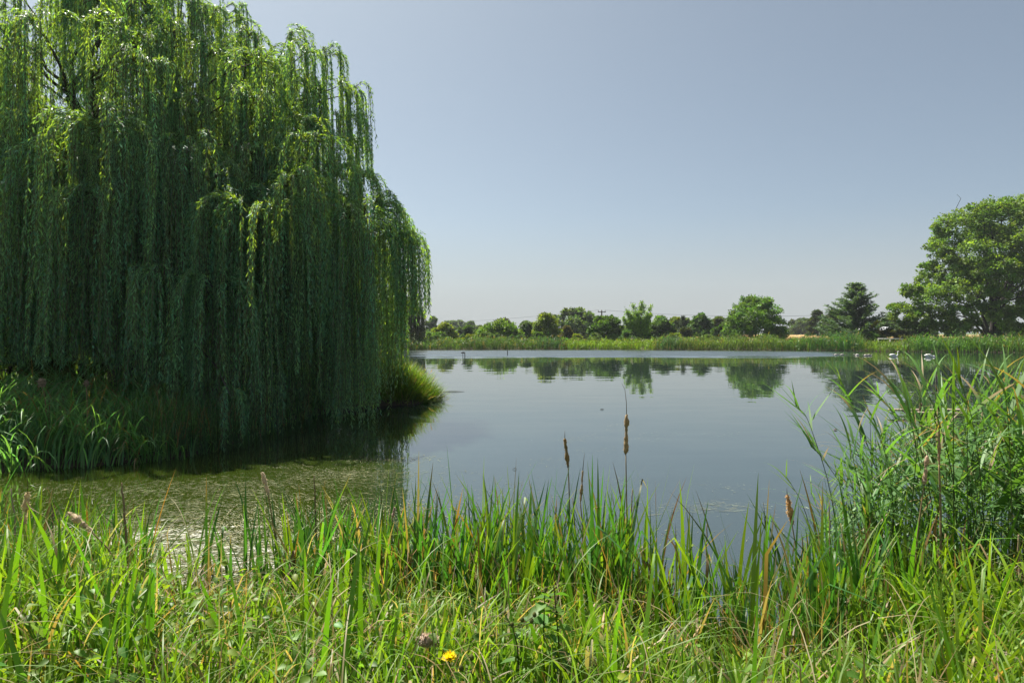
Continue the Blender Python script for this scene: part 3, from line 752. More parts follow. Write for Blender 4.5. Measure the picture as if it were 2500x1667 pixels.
leaves(mb, q, rng.normal(size=(30000, 3)) + np.array((0, 0, .5)), rng.uniform(.3, .7, 30000), .07, colr[i] * np.exp(rng.normal(.05, .2, (30000, 1))))
# plumes
k = 700; x, y = far_pts(k, .3, 4.0); PX = CX + FPX * x / y
z = np.interp(PX, RT[:, 0], RT[:, 1]) * rng.uniform(.95, 1.12, k)
pr = np.where((PX > 1180) & (PX < 1235), .9, .3); q = rng.uniform(0, 1, k) < pr
leaves(mb, np.stack((x, y, z), -1)[q], np.stack((rng.normal(0, .3, q.sum()), rng.normal(0, .2, q.sum()), np.ones(q.sum())), -1), .34, .09, vary((.24, .18, .12), q.sum()))
tag(mb.build("reed_bed", M_REED), "long belt of reeds along the far water's edge", "reeds", kind='stuff')
mb = MB()
n = 22000
x, y = far_pts(n, 3.5, 26)
PX = CX + FPX * x / y
colm = np.where(((PX > 1360) & (PX < 1640))[:, None], np.array((.125, .17, .02)), np.array((.085, .12, .025))) * np.exp(rng.normal(0, .22, (n, 1)))
blades(mb, np.stack((x, y, gz(x, y) - .02), -1), rng.uniform(.45, .95, n), rng.uniform(0, 6.28, n), rng.uniform(0, .4, n), rng.uniform(.1, .8, n), rng.uniform(.10, .18, n), colm, 2)
tag(mb.build("meadow_grass", M_GRASS), "yellow green meadow grass behind the far reeds", "grass", kind='stuff')

# ------------------------------------------------------------------ sedge on the willow's bank
def in_isle(n, cond):
    out = []
    while sum(len(o) for o in out) < n:
        x = rng.uniform(-16, -2.2, n * 2); y = rng.uniform(9.8, 25, n * 2)
        d = shore(x, y); isl = sdf(ISLE, x, y)
        k = (isl < .25) & cond(x, y, d, isl); out.append(np.stack((x[k], y[k]), -1))
    p = np.vstack(out)[:n]; return p[:, 0], p[:, 1]
mb = MB()
n = 9500
x, y = in_isle(n, lambda x, y, d, i: (i > -4.5) & (y < 24) & ((x < -4.9) | (y < 18.5)) & (x > -15) & (rng.uniform(0, 1, len(x)) < np.exp(np.minimum(i + .8, 0) / 2.2)))
tall = np.interp(x, (-15, -9, -7.5, -6, -4.5), (1.7, 1.55, 1.2, .9, .65))
clump = np.floor(x * 2.2) * 13.7 + np.floor(y * 2.0) * 7.3
caz = (clump * 1.37) % 6.28
brn = np.where(rng.uniform(0, 1, n) < .16, rng.uniform(.2, 1.1, n), 0.0)
blades(mb, np.stack((x, y, gz(x, y) - .03), -1), tall * rng.uniform(.6, 1.15, n), caz + rng.normal(0, .9, n), np.abs(rng.normal(.16, .2, n)), rng.uniform(1.1, 3.1, n), rng.uniform(.018, .034, n),
       vary((.125, .285, .10), n, .28), 6, brn, vary((.23, .17, .085), n), wprof=2.6)
tag(mb.build("sedge", M_GRASS), "long dark sedge leaves covering the bank under the weeping willow", "sedge", kind='stuff')
mb = MB(); n = 9000
x = rng.uniform(-34, -3.5, n); y = rng.uniform(21, 52, n); k = sdf(ISLE, x, y) < 0; x, y = x[k], y[k]; n = len(x)
blades(mb, np.stack((x, y, gz(x, y) - .03), -1), rng.uniform(.6, 1.2, n), rng.uniform(0, 6.28, n), rng.uniform(0, .3, n), rng.uniform(.2, 1.2, n), rng.uniform(.03, .06, n), vary((.06, .11, .025), n, .22), 4)
tag(mb.build("long_grass", M_GRASS), "long grass on the spit of land behind the weeping willow", "grass", kind='stuff')
# upright cattail leaves standing at that bank's edge
mb = MB(); n = 320
x = rng.normal(-5.6, .55, n); y = np.interp(x, (-8, -5.8, -5, -4.6), (10.9, 12.0, 13.4, 15)) + rng.normal(.25, .25, n)
blades(mb, np.stack((x, y, np.maximum(gz(x, y), -.1)), -1), rng.uniform(.7, 1.35, n), rng.uniform(0, 6.28, n), rng.uniform(.02, .25, n), rng.uniform(0, .7, n), rng.uniform(.012, .022, n), vary((.045, .105, .035), n, .2), 5,
       np.where(rng.uniform(0, 1, n) < .3, rng.uniform(.1, .9, n), 0.), (.22, .15, .07))
tag(mb.build("cattail_leaves", M_GRASS), "upright cattail leaves at the shaded bank's water edge below the willow", "cattail leaves", kind='stuff')

# sunlit tussock past the willow's right side
mb = MB(); n = 5200
aa = rng.uniform(0, 6.28, n); r_ = np.sqrt(rng.uniform(0, 1, n))
x = -3.55 + np.cos(aa) * r_ * 1.25 - .25; y = 22.6 + np.sin(aa) * r_ * 1.65
hh = (1.15 - .55 * r_ ** 2) * (1 + .22 * np.sin(x * 4.3 + 1) * np.sin(y * 3.1)) * rng.uniform(.65, 1.15, n) * np.interp(x, (-4.8, -2.4), (1.15, .85))
blades(mb, np.stack((x, y, np.maximum(gz(x, y), -.05)), -1), hh, np.where(rng.uniform(0, 1, n) < .7, aa, rng.uniform(0, 6.28, n)), np.abs(rng.normal(.12, .12, n)) + .35 * r_ ** 2, rng.uniform(.3, 1.3, n), rng.uniform(.015, .03, n),
       vary((.115, .195, .028), n, .28, .14), 5, np.where(rng.uniform(0, 1, n) < .12, rng.uniform(.15, .5, n), 0.), (.28, .2, .1))
m = 1400; am = rng.uniform(0, 6.28, m); rm = rng.uniform(.80, 1.12, m)
xm = -3.80 + np.cos(am) * rm * 1.25; ym = 22.6 + np.sin(am) * rm * 1.65
blades(mb, np.stack((xm, ym, np.maximum(gz(xm, ym), -.03)), -1), rng.uniform(.35, .8, m), am + rng.normal(0, .5, m), rng.uniform(.5, 1.35, m), rng.uniform(.4, 1.5, m), rng.uniform(.015, .03, m), vary((.10, .17, .025), m, .3), 5, np.where(rng.uniform(0, 1, m) < .3, rng.uniform(.3, 1.2, m), 0.), (.26, .19, .10))
k = 120; i = rng.integers(0, n, k)
leaves(mb, np.stack((x[i], y[i], hh[i] * .95 + .1), -1), np.stack((rng.normal(.3, .3, k), rng.normal(0, .2, k), np.ones(k)), -1), .16, .03, vary((.30, .24, .12), k))
tag(mb.build("grass_tussock", M_GRASS), "sunlit overhanging grass tussock on the point just right of the weeping willow", "tussock")

# ------------------------------------------------------------------ foreground grass
def bank_pts(n, y0, y1, xl=-1.0, xr=1.0, pw=1.0):
    y = y0 + (y1 - y0) * rng.uniform(0, 1, n) ** pw
    x = rng.uniform(xl, xr, n) * (.90 * y + 1.7)
    return x, y
gap = lambda x, y: np.where((x / y > -.53) & (x / y < -.31), np.interp(y, (2.8, 4.0, 5.0), (1, .55, .30)), 1.0)   # trampled opening in the bank grass
mb = MB()
n = 13500
x, y = bank_pts(n, 1.5, 5.6)
k = shore(x, y) > -.15; x, y = x[k], y[k]; n = len(x)
patchy = .5 + .5 * np.sin(x * 2.1 + 1.7 * np.sin(y * 1.9)) * np.sin(y * 2.7 + x)
caz = ((np.floor(x * 3.3) * 12.9 + np.floor(y * 3.3) * 78.2) % 6.28)
hh = np.interp(y, (1.5, 2.6, 4.2, 5.6), (.22, .36, .44, .50)) * np.where((x > -1.6) & (x < 2.2), np.interp(y, (3.4, 4.4), (1, .62)), 1) * np.where((x > .8) & (x < 2.1) & (y > 3.0), .55, 1) * rng.uniform(.45, 1.3, n) * (.62 + .75 * patchy) * gap(x, y)
base_c = np.where((rng.uniform(0, 1, n) < .35 + .4 * patchy)[:, None], np.array((.165, .265, .020)), np.array((.095, .200, .020)))
brn = np.where(rng.uniform(0, 1, n) < .06, rng.uniform(.15, 1.1, n), 0.)
blades(mb, np.stack((x, y, gz(x, y) - .02), -1), hh * 1.2, caz + rng.normal(0, 1.0, n), np.abs(rng.normal(.15, .22, n)), rng.uniform(.1, 1.9, n), rng.uniform(.009, .027, n) * np.interp(y, (1.5, 3, 5), (.75, 1, 1.1)), base_c * np.exp(rng.normal(0, .2, (n, 1))), 6, brn, vary((.30, .23, .12), n), (np.where(rng.uniform(0, 1, n) < .14, rng.uniform(.4, .8, n), 2.), rng.uniform(.6, 2.0, n)), wprof=2.4)
# short under layer
n = 12500
x, y = bank_pts(n, 1.4, 5.5); k = shore(x, y) > -.05; x, y = x[k], y[k]; n = len(x)
blades(mb, np.stack((x, y, gz(x, y) - .02), -1), rng.uniform(.10, .30, n) * gap(x, y), rng.uniform(0, 6.28, n), np.abs(rng.normal(.3, .3, n)), rng.uniform(.0, 1.6, n), rng.uniform(.007, .022, n), vary((.115, .220, .022), n, .25, .12), 4, np.where(rng.uniform(0, 1, n) < .1, 1.1, 0.), vary((.30, .22, .10), n))
# long pale arching strays
n = 760
x, y = bank_pts(n, 2.0, 5.0)
blades(mb, np.stack((x, y, gz(x, y)), -1), rng.uniform(.6, 1.1, n), rng.uniform(0, 6.28, n), rng.uniform(.1, .5, n), rng.uniform(1.4, 2.5, n), rng.uniform(.004, .009, n), np.where((rng.uniform(0, 1, n) < .3)[:, None], np.array((.36, .30, .17)), np.array((.16, .26, .06))), 10)
# dead thatch, bent and torn
n = 2600
x, y = bank_pts(n, 1.9, 5.3); k = shore(x, y) > -.2; x, y = x[k], y[k]; n = len(x)
blades(mb, np.stack((x, y, gz(x, y) + rng.uniform(0, .12, n)), -1), rng.uniform(.18, .6, n), rng.uniform(0, 6.28, n), rng.uniform(.4, 1.5, n), rng.uniform(-.4, 1.2, n), rng.uniform(.004, .016, n), vary((.27, .20, .11), n, .3), 6, kink=(rng.uniform(.3, .8, n), rng.normal(0, .9, n)))
# broad flag leaves
n = 280
x, y = bank_pts(n, 2.5, 5.0, -1.0, 1.0); k = (x < -.6) | (rng.uniform(0, 1, n) < .35); x, y = x[k], y[k]; n = len(x)
kk = (np.where(rng.uniform(0, 1, n) < .25, rng.uniform(.5, .8, n), 2.), rng.uniform(.8, 1.9, n))
blades(mb, np.stack((x, y, gz(x, y)), -1), rng.uniform(.5, .95, n) * gap(x, y), rng.uniform(0, 6.28, n), rng.uniform(.02, .28, n), rng.uniform(.0, .55, n), rng.uniform(.020, .040, n), vary((.10, .23, .018), n, .15), 8, np.where(rng.uniform(0, 1, n) < .15, .12, 0.), (.28, .16, .05), kk, wprof=3)
tag(mb.build("grass", M_GRASS), "bright yellow green grass and sedge covering the near bank", "grass", kind='stuff')

# cattail leaf stand at the water's edge
mb = MB()
dens_x = [(-4.8, -3.2, 60), (-3.2, -2.7, 10), (-2.7, -1.9, 6), (-1.9, -1.2, 34), (-1.2, 1.15, 185), (1.15, 1.9, 22), (1.9, 3.4, 75), (3.2, 5.4, 40)]
for x0, x1, m in dens_x:
    for k in range(m):
        cxx = rng.uniform(x0, x1); sh = np.interp(cxx, LAKE[:, 0][:12], LAKE[:, 1][:12]); cyy = sh + rng.uniform(-.35, .75)
        n = rng.integers(4, 9)
        b = np.stack((cxx + rng.normal(0, .035, n), cyy + rng.normal(0, .035, n), np.full(n, max(float(gz(cxx, cyy)), -.08))), -1)
        H = rng.uniform(.55, 1.12) * np.interp(cxx, (-4.8, -2.6, -1.6, -.8, 1.8, 3, 5), (1.02, .9, .95, 1.14, 1.1, .95, .9))
        br = np.where(rng.uniform(0, 1, n) < .30, rng.uniform(.03, .32, n), 0.); full = rng.uniform(0, 1, n) < .09; br[full] = 1.2
        kk = (np.where(rng.uniform(0, 1, n) < .2, rng.uniform(.45, .8, n), 2.), rng.uniform(.7, 2.2, n))
        c0 = vary((.050, .145, .028) if rng.uniform() < .62 else (.13, .235, .02), n, .15)
        bc = vary((.20, .12, .045) if rng.uniform() < .4 else (.22, .17, .10), n, .2)
        blades(mb, b, H * rng.uniform(.6, 1.1, n), rng.uniform(0, 6.28, n), np.abs(rng.normal(.11, .15, n)), rng.uniform(0, .75, n), rng.uniform(.016, .031, n), c0, 8, br, bc, kk, wprof=3.2)
# thin leaves and dead litter between
n = 2600
x = rng.uniform(-5, 5.2, n); y = np.interp(x, LAKE[:12, 0], LAKE[:12, 1]) + rng.uniform(-.5, .45, n)
br = np.where(rng.uniform(0, 1, n) < .35, 1.2, 0.)
blades(mb, np.stack((x, y, np.maximum(gz(x, y), -.05)), -1), rng.uniform(.2, .75, n) * gap(x, y), rng.uniform(0, 6.28, n), np.abs(rng.normal(.15, .25, n)), rng.uniform(0, 1.5, n), rng.uniform(.004, .011, n), vary((.12, .22, .022), n, .2), 6, br, vary((.26, .17, .085), n, .25))
n = 640
x = rng.uniform(-4.6, 4.8, n); y = np.interp(x, LAKE[:12, 0], LAKE[:12, 1]) + rng.uniform(-.35, .5, n)
blades(mb, np.stack((x, y, np.maximum(gz(x, y), -.05)), -1), rng.uniform(.2, .62, n) * gap(x, y), rng.uniform(0, 6.28, n), np.abs(rng.normal(.08, .1, n)), rng.uniform(0, .3, n), rng.uniform(.008, .016, n), vary((.22, .15, .09), n, .3), 4, wprof=6)
tag(mb.build("cattail_leaves", M_GRASS), "stand of upright cattail leaves with browned tips at the near water's edge", "cattail leaves", kind='stuff')

# ------------------------------------------------------------------ cattails, one thing each
def head_mesh(mb, mf, P0, P1, r, col, lumps, fibres):
    P0, P1 = np.asarray(P0), np.asarray(P1); n = 22; t = np.linspace(0, 1, n); ax = unit(P1 - P0)
    prof = np.interp(t, (0, .06, .2, .8, .94, 1), (.35, .8, 1, .95, .75, .3))
    ph = rng.uniform(0, 6.28, 3)
    prof = prof * (1 + 1.25 * lumps * (np.sin(t * 9 + ph[0]) * .6 + np.sin(t * 19 + ph[1]) * .4 + rng.normal(0, .15, n)))
    P = P0 + (P1 - P0) * t[:, None] + rng.normal(0, r * lumps * .25, (n, 3))
    mb.tube(P, np.maximum(r * prof, r * .25), 9, None)
    V = mb.V[-1]; V += rng.normal(0, r * (.06 + lumps * .14), V.shape)
    mb.K[-1] = vary(col, len(V), .20, .05)
    if fibres:
        i = rng.uniform(.02, .98, fibres); q = P0 + (P1 - P0) * i[:, None]
        d = unit(np.cross(ax, rng.normal(size=(fibres, 3)))); rr_ = r * np.interp(i, t, prof)[:, None]
        leaves(mb, q + d * rr_ * .8, d + ax * rng.normal(0, .6, (fibres, 1)) + rng.normal(0, .3, (fibres, 3)), r * rng.uniform(.4, 1.1, fibres), r * .28, vary(np.array(col) * 1.15, fibres, .15, .05))

def cattail(label, D, path, h0, h1, spike, r, col, lumps=.45, fibres=260, stem_r=.0042, leaf=True, scol=(.26, .19, .10), group="dry cattail stalks"):
    """path: stem pixels from the foot up; h0/h1: head bottom/top pixels; spike: tip pixels"""
    ft = at(*path[0], D); z = max(float(gz(ft[0], D)), -.1); ft[2] = z
    t = thing("cattail", ft, label, "cattail", group)
    pts = [ft] + [at(a, b, D) for a, b in path[1:]] + [at(*h0, D)]
    pts = np.array(pts); u = np.linspace(0, 1, len(pts)); uu = np.linspace(0, 1, 14)
    P = np.stack([np.interp(uu, u, pts[:, c]) for c in range(3)], 1)
    P[1:-1] = (P[:-2] + P[1:-1] * 2 + P[2:]) / 4
    ms = MB().tube(P, np.linspace(stem_r * 1.6, stem_r, 14), 7, scol); ms.build("stem", M_STALK, t, True)
    mh = MB(); head_mesh(mh, None, at(*h0, D), at(*h1, D), r * 1.05, col, lumps, fibres); mh.build("seed_head", M_FLUFF, t)
    if spike:
        Q = np.array([at(*h1, D)] + [at(a, b, D) for a, b in spike]); MB().tube(Q, np.linspace(.0032, .001, len(Q)), 5, (.10, .065, .035)).build("spike", M_STALK, t)
    if leaf:
        ml = MB(); n = 3
        b = np.repeat(P[2:3], n, 0) + rng.normal(0, .008, (n, 3))
        blades(ml, b, rng.uniform(.28, .55, n), rng.uniform(0, 6.28, n), rng.uniform(.04, .2, n), rng.uniform(0, .8, n), .013, vary((.26, .18, .10), n), 6, kink=(np.full(n, .6), rng.uniform(0, 1.4, n)), wprof=3)
        ml.build("dry_leaf", M_STALK, t)
    return t
TAN, PALE, BRN = (.42, .30, .17), (.58, .47, .35), (.38, .285, .17)
cattail("tallest cattail, split brown seed head with a long whip tip", 5.45, [(1533, 1500), (1531, 1300)], (1528, 1108), (1530, 1012), [(1529, 980), (1526, 952), (1518, 935)], .0135, BRN, .55, 220)
cattail("slim brown cattail left of the forked one, short tip", 5.6, [(1396, 1420), (1392, 1300), (1389, 1180)], (1387, 1140), (1379, 1070), [(1379, 1051)], .0125, (.30, .21, .105), .4, 160)
cattail("broken forked cattail with shredded head beside the slim brown one", 5.6, [(1432, 1420), (1424, 1300)], (1417, 1228), (1423, 1148), [(1425, 1125), (1427, 1106)], .0085, BRN, .6, 160)
cattail("pale pink cattail leaning left above the algae", 5.2, [(706, 1480), (690, 1390), (668, 1290)], (655, 1208), (640, 1152), [(638, 1145)], .0125, PALE, .25, 160)
cattail("fat cream cattail with lumpy head at the left frame edge", 4.9, [(42, 1400), (50, 1330)], (56, 1282), (68, 1200), [(67, 1160)], .016, (.55, .46, .30), .5, 240)
cattail("toppled fluffy cattail head tilted sideways over the left grass", 4.7, [(330, 1420), (270, 1345)], (222, 1296), (166, 1250), None, .017, (.55, .46, .33), .6, 300)
cattail("tiny greyish cattail between the cream one and the toppled one", 5.6, [(131, 1380), (129, 1300)], (128, 1262), (130, 1232), [(131, 1226)], .0085, (.30, .22, .17), .3, 60, leaf=False)
cattail("small pinkish withered cattail where algae meets open water", 5.5, [(950, 1420), (956, 1320)], (957, 1266), (964, 1238), None, .009, (.42, .32, .27), .35, 80)
cattail("bushy golden cattail fluffing out left of the tall reeds", 5.3, [(1953, 1420), (1944, 1340)], (1934, 1281), (1922, 1208), [(1921, 1190)], .017, (.52, .34, .16), .5, 340)
cattail("thin black unripe cattail right of the middle stand", 5.4, [(1880, 1440), (1876, 1380)], (1873, 1330), (1867, 1258), [(1864, 1224)], .0055, (.035, .022, .014), .1, 0, scol=(.16, .12, .06))
cattail("pale woolly cattail leaning in front of the tall reeds", 4.9, [(2226, 1430), (2240, 1300)], (2256, 1186), (2264, 1112), [(2266, 1095)], .0115, (.50, .37, .27), .5, 200)
cattail("slender upright pinkish cattail in front of the tall reeds", 4.9, [(2297, 1430), (2297, 1250)], (2293, 1134), (2293, 1048), [(2294, 1030)], .0085, (.42, .29, .19), .35, 140, stem_r=.006)
cattail("cattail with a round puffed head in the shaded sedge at left", 11.6, [(118, 1010), (110, 970)], (102, 944), (100, 924), [(97, 908)], .045, (.32, .25, .18), .15, 120, .007, False)
cattail("small grey cattail in the shaded sedge, right of the puffed one", 11.8, [(215, 1010), (212, 970)], (211, 944), (210, 928), [(209, 924)], .032, (.24, .19, .14), .15, 80, .007, False)

def dead_stalk(label, D, path, r=.005, col=(.25, .17, .10)):
    ft = at(*path[0], D); ft[2] = max(float(gz(ft[0], D)), -.1)
    pts = np.array([ft] + [at(a, b, D) for a, b in path[1:]]); u = np.linspace(0, 1, len(pts)); uu = np.linspace(0, 1, 10)
    P = np.stack([np.interp(uu, u, pts[:, c]) for c in range(3)], 1); P[1:-1] += rng.normal(0, .003, (8, 3))
    tag(MB().tube(P, np.linspace(r * 1.4, r * .6, 10), 6, col).build("dead_stalk", M_STALK, None, True), label, "dead stalk", "bare dead stalks")
dead_stalk("bare brown stalk with a whip tip left of the gap in the left grass", 5.0, [(318, 1400), (306, 1290), (299, 1210), (297, 1178)], .0075)
dead_stalk("thin dark dead stalk over the algae right of the leaning pink cattail", 5.4, [(775, 1420), (772, 1260), (768, 1195), (767, 1160)], .0055, (.17, .10, .07))
dead_stalk("grey broken stalk at the far left frame edge", 5.2, [(45, 1360), (35, 1260), (27, 1192)], .006, (.34, .27, .2))
dead_stalk("bare stalk between the golden cattail and the tall reeds", 5.2, [(2028, 1420), (2026, 1300), (2025, 1225)], .0045, (.25, .16, .12))
dead_stalk("blunt dry stalk leaning right beside the tallest cattail", 5.45, [(1531, 1420), (1537, 1290), (1545, 1192)], .006, (.25, .19, .11))
dead_stalk("blunt dry stalk right of the golden cattail", 5.2, [(1951, 1420), (1956, 1370), (1960, 1310)], .006, (.25, .18, .12))
dead_stalk("thick pale dead stalk at the right frame edge", 4.6, [(2492, 1470), (2490, 1390), (2487, 1305)], .009, (.30, .22, .14))
dead_stalk("brown dead stalk at the right end of the cattail stand", 5.3, [(1725, 1440), (1726, 1350), (1727, 1275)], .0055, (.27, .18, .12))
dead_stalk("short dry stalk left of the forked cattail's foot", 5.6, [(1412, 1420), (1408, 1330), (1398, 1215)], .005, (.22, .15, .09))
# fallen fluff
fp = at(1042, 1560, 3.35); fz = float(gz(fp[0], 3.35))
mf = MB(); head_mesh(mf, None, fp + (-.045, 0, .0), fp + (.05, .02, -.02), .022, (.50, .40, .33), .4, 500)
stf = MB().tube(np.array((fp + (.05, .02, -.02), fp + (.09, .05, -.1), (fp[0] + .12, 3.42, fz))), .004, 6, (.25, .18, .1))
tf = thing("cattail", (fp[0] + .12, 3.42, fz), "collapsed cattail, greyish fluff ball low in the grass above the yellow flower", "cattail", "dry cattail stalks")
mf.build("seed_head", M_FLUFF, tf); stf.build("stem", M_STALK, tf)

# ------------------------------------------------------------------ tall reeds (phragmites) at the right
def reed_geo(P, nl, lscale=1.0, wind=.75, col=(.105, .215, .055)):
    """stem path -> (stem mesh, leaves mesh): alternate lance leaves pointing up and out, drooping at the tips"""
    ms, ml = MB(), MB()
    n = len(P)
    ms.tube(P, np.linspace(.0042, .0014, n), 6, (.075, .115, .035))
    u = np.linspace(0, 1, n)
    a0 = rng.uniform(0, 6.28)
    ts = np.linspace(.22, .98, nl) + rng.normal(0, .012, nl)
    b = np.stack([np.interp(ts, u, P[:, c]) for c in range(3)], 1)
    az = a0 + np.arange(nl) * math.pi + rng.normal(0, .55, nl)
    wd_ = rng.uniform(0, 1, nl) < wind; az = np.where(wd_, math.pi + rng.normal(0, .75, nl), az)
    L = lscale * np.interp(ts, (.2, .5, .85, 1), (.34, .46, .42, .22)) * rng.uniform(.75, 1.2, nl)
    blades(ml, b, L, az, rng.uniform(.5, 1.25, nl) * np.interp(ts, (.2, .8, 1), (1.2, 1, .35)), rng.uniform(.0, 1.1, nl), L * rng.uniform(.045, .068, nl), vary(col, nl, .2), 7, np.where(rng.uniform(0, 1, nl) < .13, rng.uniform(.2, 1.1, nl), 0.), (.27, .20, .10), wprof=1.5)
    return ms, ml
def reed(label, D, path, nl=11, group=None, ls=1.0, col=(.105, .215, .055)):
    ft = at(*path[0], D); ft[2] = -.1
    pts = np.array([ft] + [at(a, b, D) for a, b in path[1:]]); u = np.linspace(0, 1, len(pts)); uu = np.linspace(0, 1, 14)
    P = np.stack([np.interp(uu, u, pts[:, c]) for c in range(3)], 1)
    for _ in range(2): P[1:-1] = (P[:-2] + P[1:-1] * 2 + P[2:]) / 4
    t = thing("reed_plant", ft, label, "reed", group)
    ms, ml = reed_geo(P, nl, ls, .75, col)
    ms.build("stem", M_REED, t, True); ml.build("leaves", M_REED, t)
    return t
RG = "tall green reeds at the right"
reed("arching reed farthest out over the water, its tip bent left", 6.0, [(2062, 1450), (2030, 1190), (1988, 1068), (1968, 1010), (1944, 992)], 16, RG)
reed("tallest lone reed with a thin tip left of the reed mass", 6.1, [(2128, 1440), (2110, 1115), (2092, 1012), (2079, 978), (2053, 938)], 16, RG)
reed("upright reed close beside the tallest lone reed, pointed top", 6.0, [(2135, 1440), (2128, 1150), (2126, 1080), (2124, 1010)], 10, RG)
reed("reed bowing left in front of the small jetty", 6.3, [(2236, 1430), (2222, 1110), (2180, 998), (2132, 955)], 15, RG)
reed("slanting reed that leans far left below the arching one", 5.8, [(2125, 1430), (2100, 1278), (2062, 1192), (2003, 1110), (1980, 1090)], 15, RG)
reed("short thin reed nearest the bushy golden cattail", 5.9, [(2000, 1440), (1977, 1278), (1953, 1215), (1918, 1160)], 8, RG, .8)
reed("bright broad leaved reed sticking up highest at the right, tip leaning left", 5.0, [(2420, 1440), (2395, 1150), (2370, 1000), (2340, 920)], 10, RG, 1.25, (.085, .165, .022))
reed("bright reed with folded leaf right of the slender pinkish cattail", 4.9, [(2370, 1440), (2362, 1200), (2362, 1050), (2360, 960)], 9, RG, 1.2, (.085, .165, .022))
reed("bright reed at the right frame edge with upright blades", 4.9, [(2478, 1440), (2470, 1200), (2462, 1020), (2450, 930)], 9, RG, 1.25, (.08, .16, .022))
# the mass: six kinds, copied
kinds = []
for k in range(6):
    H = 1.0 + .12 * k; u = np.linspace(0, 1, 14)
    P = np.stack((.16 * (1 if k % 2 else -1) * u ** 2.2 + .02 * np.sin(u * 5 + k), .12 * np.sin(k) * u ** 2, u * H), 1)
    ms, ml = reed_geo(P, 10 + k % 4, 1.0, .35)
    t = thing("reed_plant", (0, 0, 0), "leafy green reed standing within the crowded reed mass at the right", "reed", RG)
    kinds.append((t, [ms.build("stem", M_REED, t, True), ml.build("leaves", M_REED, t)], H))
first = [True] * 6
cnt = 0
while cnt < 245:
    D = rng.uniform(5.1, 7.6); Xp = 2110 + 520 * rng.uniform(0, 1) ** .75 if cnt > 48 else rng.uniform(1985, 2160)
    xx = (Xp - CX) / FPX * D
    ytop = np.interp(Xp, (1980, 2100, 2180, 2260, 2340, 2500, 2640), (1270, 1110, 1050, 1000, 965, 950, 945)) + max(-25, rng.normal(35, 75))
    zt = EYE - (ytop - HOR) / FPX * D
    if zt < .45: continue
    k = rng.integers(0, 6); t, parts, H = kinds[k]
    s = (zt + .1) / H
    if first[k]: o = t; first[k] = False
    else:
        o = t.copy(); COL.objects.link(o)
        for q in parts:
            c2 = q.copy(); COL.objects.link(c2); c2.parent = o
    s2 = max(s, .75) * rng.uniform(.85, 1.1)
    o.location = (xx, D, -.1); o.rotation_euler = (0, 0, rng.uniform(0, 6.28)); o.scale = (s2, s2, s)
    cnt += 1

# ------------------------------------------------------------------ broad leaved weeds on the near bank
def broad_leaf(mb, P, ax, nrm, L, Wd, col, kind='heart'):
    """a leaf of 8 faces folded along its midrib"""
    ax = unit(np.asarray(ax, float)); s = unit(np.cross(ax, nrm)); nn = np.cross(s, ax)
    prof = {'heart': (.30, 1.0, .85, .55, .0), 'lance': (.12, .72, 1.0, .62, .0)}[kind]
    tt = (-.06, .16, .42, .72, 1.0) if kind == 'heart' else (0, .2, .45, .75, 1)
    V = []
    for q, (w, t) in enumerate(zip(prof, tt)):
        m = P + ax * L * t + nn * (-.22 * L * t * t)
        V += [m + s * Wd * .5 * w + nn * Wd * .16 * w, m, m - s * Wd * .5 * w + nn * Wd * .16 * w]
    F = []
    for q in range(4):
        a = q * 3; F += [(a, a + 1, a + 4, a + 3), (a + 1, a + 2, a + 5, a + 4)]
    mb.add(np.array(V), F, col)
def weed(label, cat, D, path, nleaf, L, buds, col, name="weed_plant", kind='lance', bud_col=(.14, .15, .05)):
    ft = at(*path[0], D); ft[2] = float(gz(ft[0], D))
    pts = np.array([ft] + [at(a, b, D) for a, b in path[1:]]); u = np.linspace(0, 1, len(pts)); uu = np.linspace(0, 1, 12)
    P = np.stack([np.interp(uu, u, pts[:, c]) for c in range(3)], 1)
    t = thing(name, ft, label, cat, "broad leaved weeds on the near bank")
    ms = MB().tube(P, np.linspace(.005, .0025, 12), 7, (.09, .11, .03))
    ml = MB()
    for k in range(nleaf):
        v = rng.uniform(.25, .97); b = np.array([np.interp(v, uu, P[:, c]) for c in range(3)])
        a = k * 2.4 + rng.uniform(-.4, .4)
        broad_leaf(ml, b, (math.cos(a), math.sin(a), rng.uniform(-.3, .6)), np.array((rng.normal(0, .3), rng.normal(0, .3), 1.)), L * rng.uniform(.6, 1.2) * (1.15 - .5 * v), L * .5 * rng.uniform(.8, 1.1), vary(col, 1)[0], kind)
    if nleaf: ml.build("leaves", M_GRASS, t)
    for (bx, by) in buds:
        e = at(bx, by, D + rng.uniform(-.05, .05)); j = P[np.argmin(np.linalg.norm(P[4:] - e - (0, 0, .06), axis=1)) + 4] if True else P[-1]
        ms.tube(np.array((j, (j + e) / 2 + (0, 0, -.01), e)), .0018, 5, (.10, .12, .04))
        mbud = MB(); v = np.linspace(0, 1, 7); mbud.tube(e + np.array((0, 0, 1.)) * (v[:, None] - .3) * .026, .0105 * np.sin(v * 2.5 + .45), 8, bud_col); mbud.build("bud", M_FLUFF, t, True)
    ms.build("stem", M_GRASS, t, True)
    return t, P
weed("leafy weed with big pointed leaves at the bottom middle of the bank", "weed", 3.3, [(1330, 1667), (1327, 1560), (1330, 1440)], 13, .13, [], (.10, .21, .03))
weed("tall weed with angular top leaves right of the bottom middle", "weed", 3.4, [(1372, 1667), (1362, 1540), (1352, 1430)], 10, .13, [(1358, 1497), (1332, 1440)], (.10, .21, .03))
weed("budding weed with green round buds left of the big leafed one", "weed", 3.2, [(1268, 1667), (1264, 1580), (1252, 1530)], 6, .11, [(1233, 1498), (1275, 1514), (1305, 1502), (1250, 1526), (1298, 1517)], (.085, .15, .025))
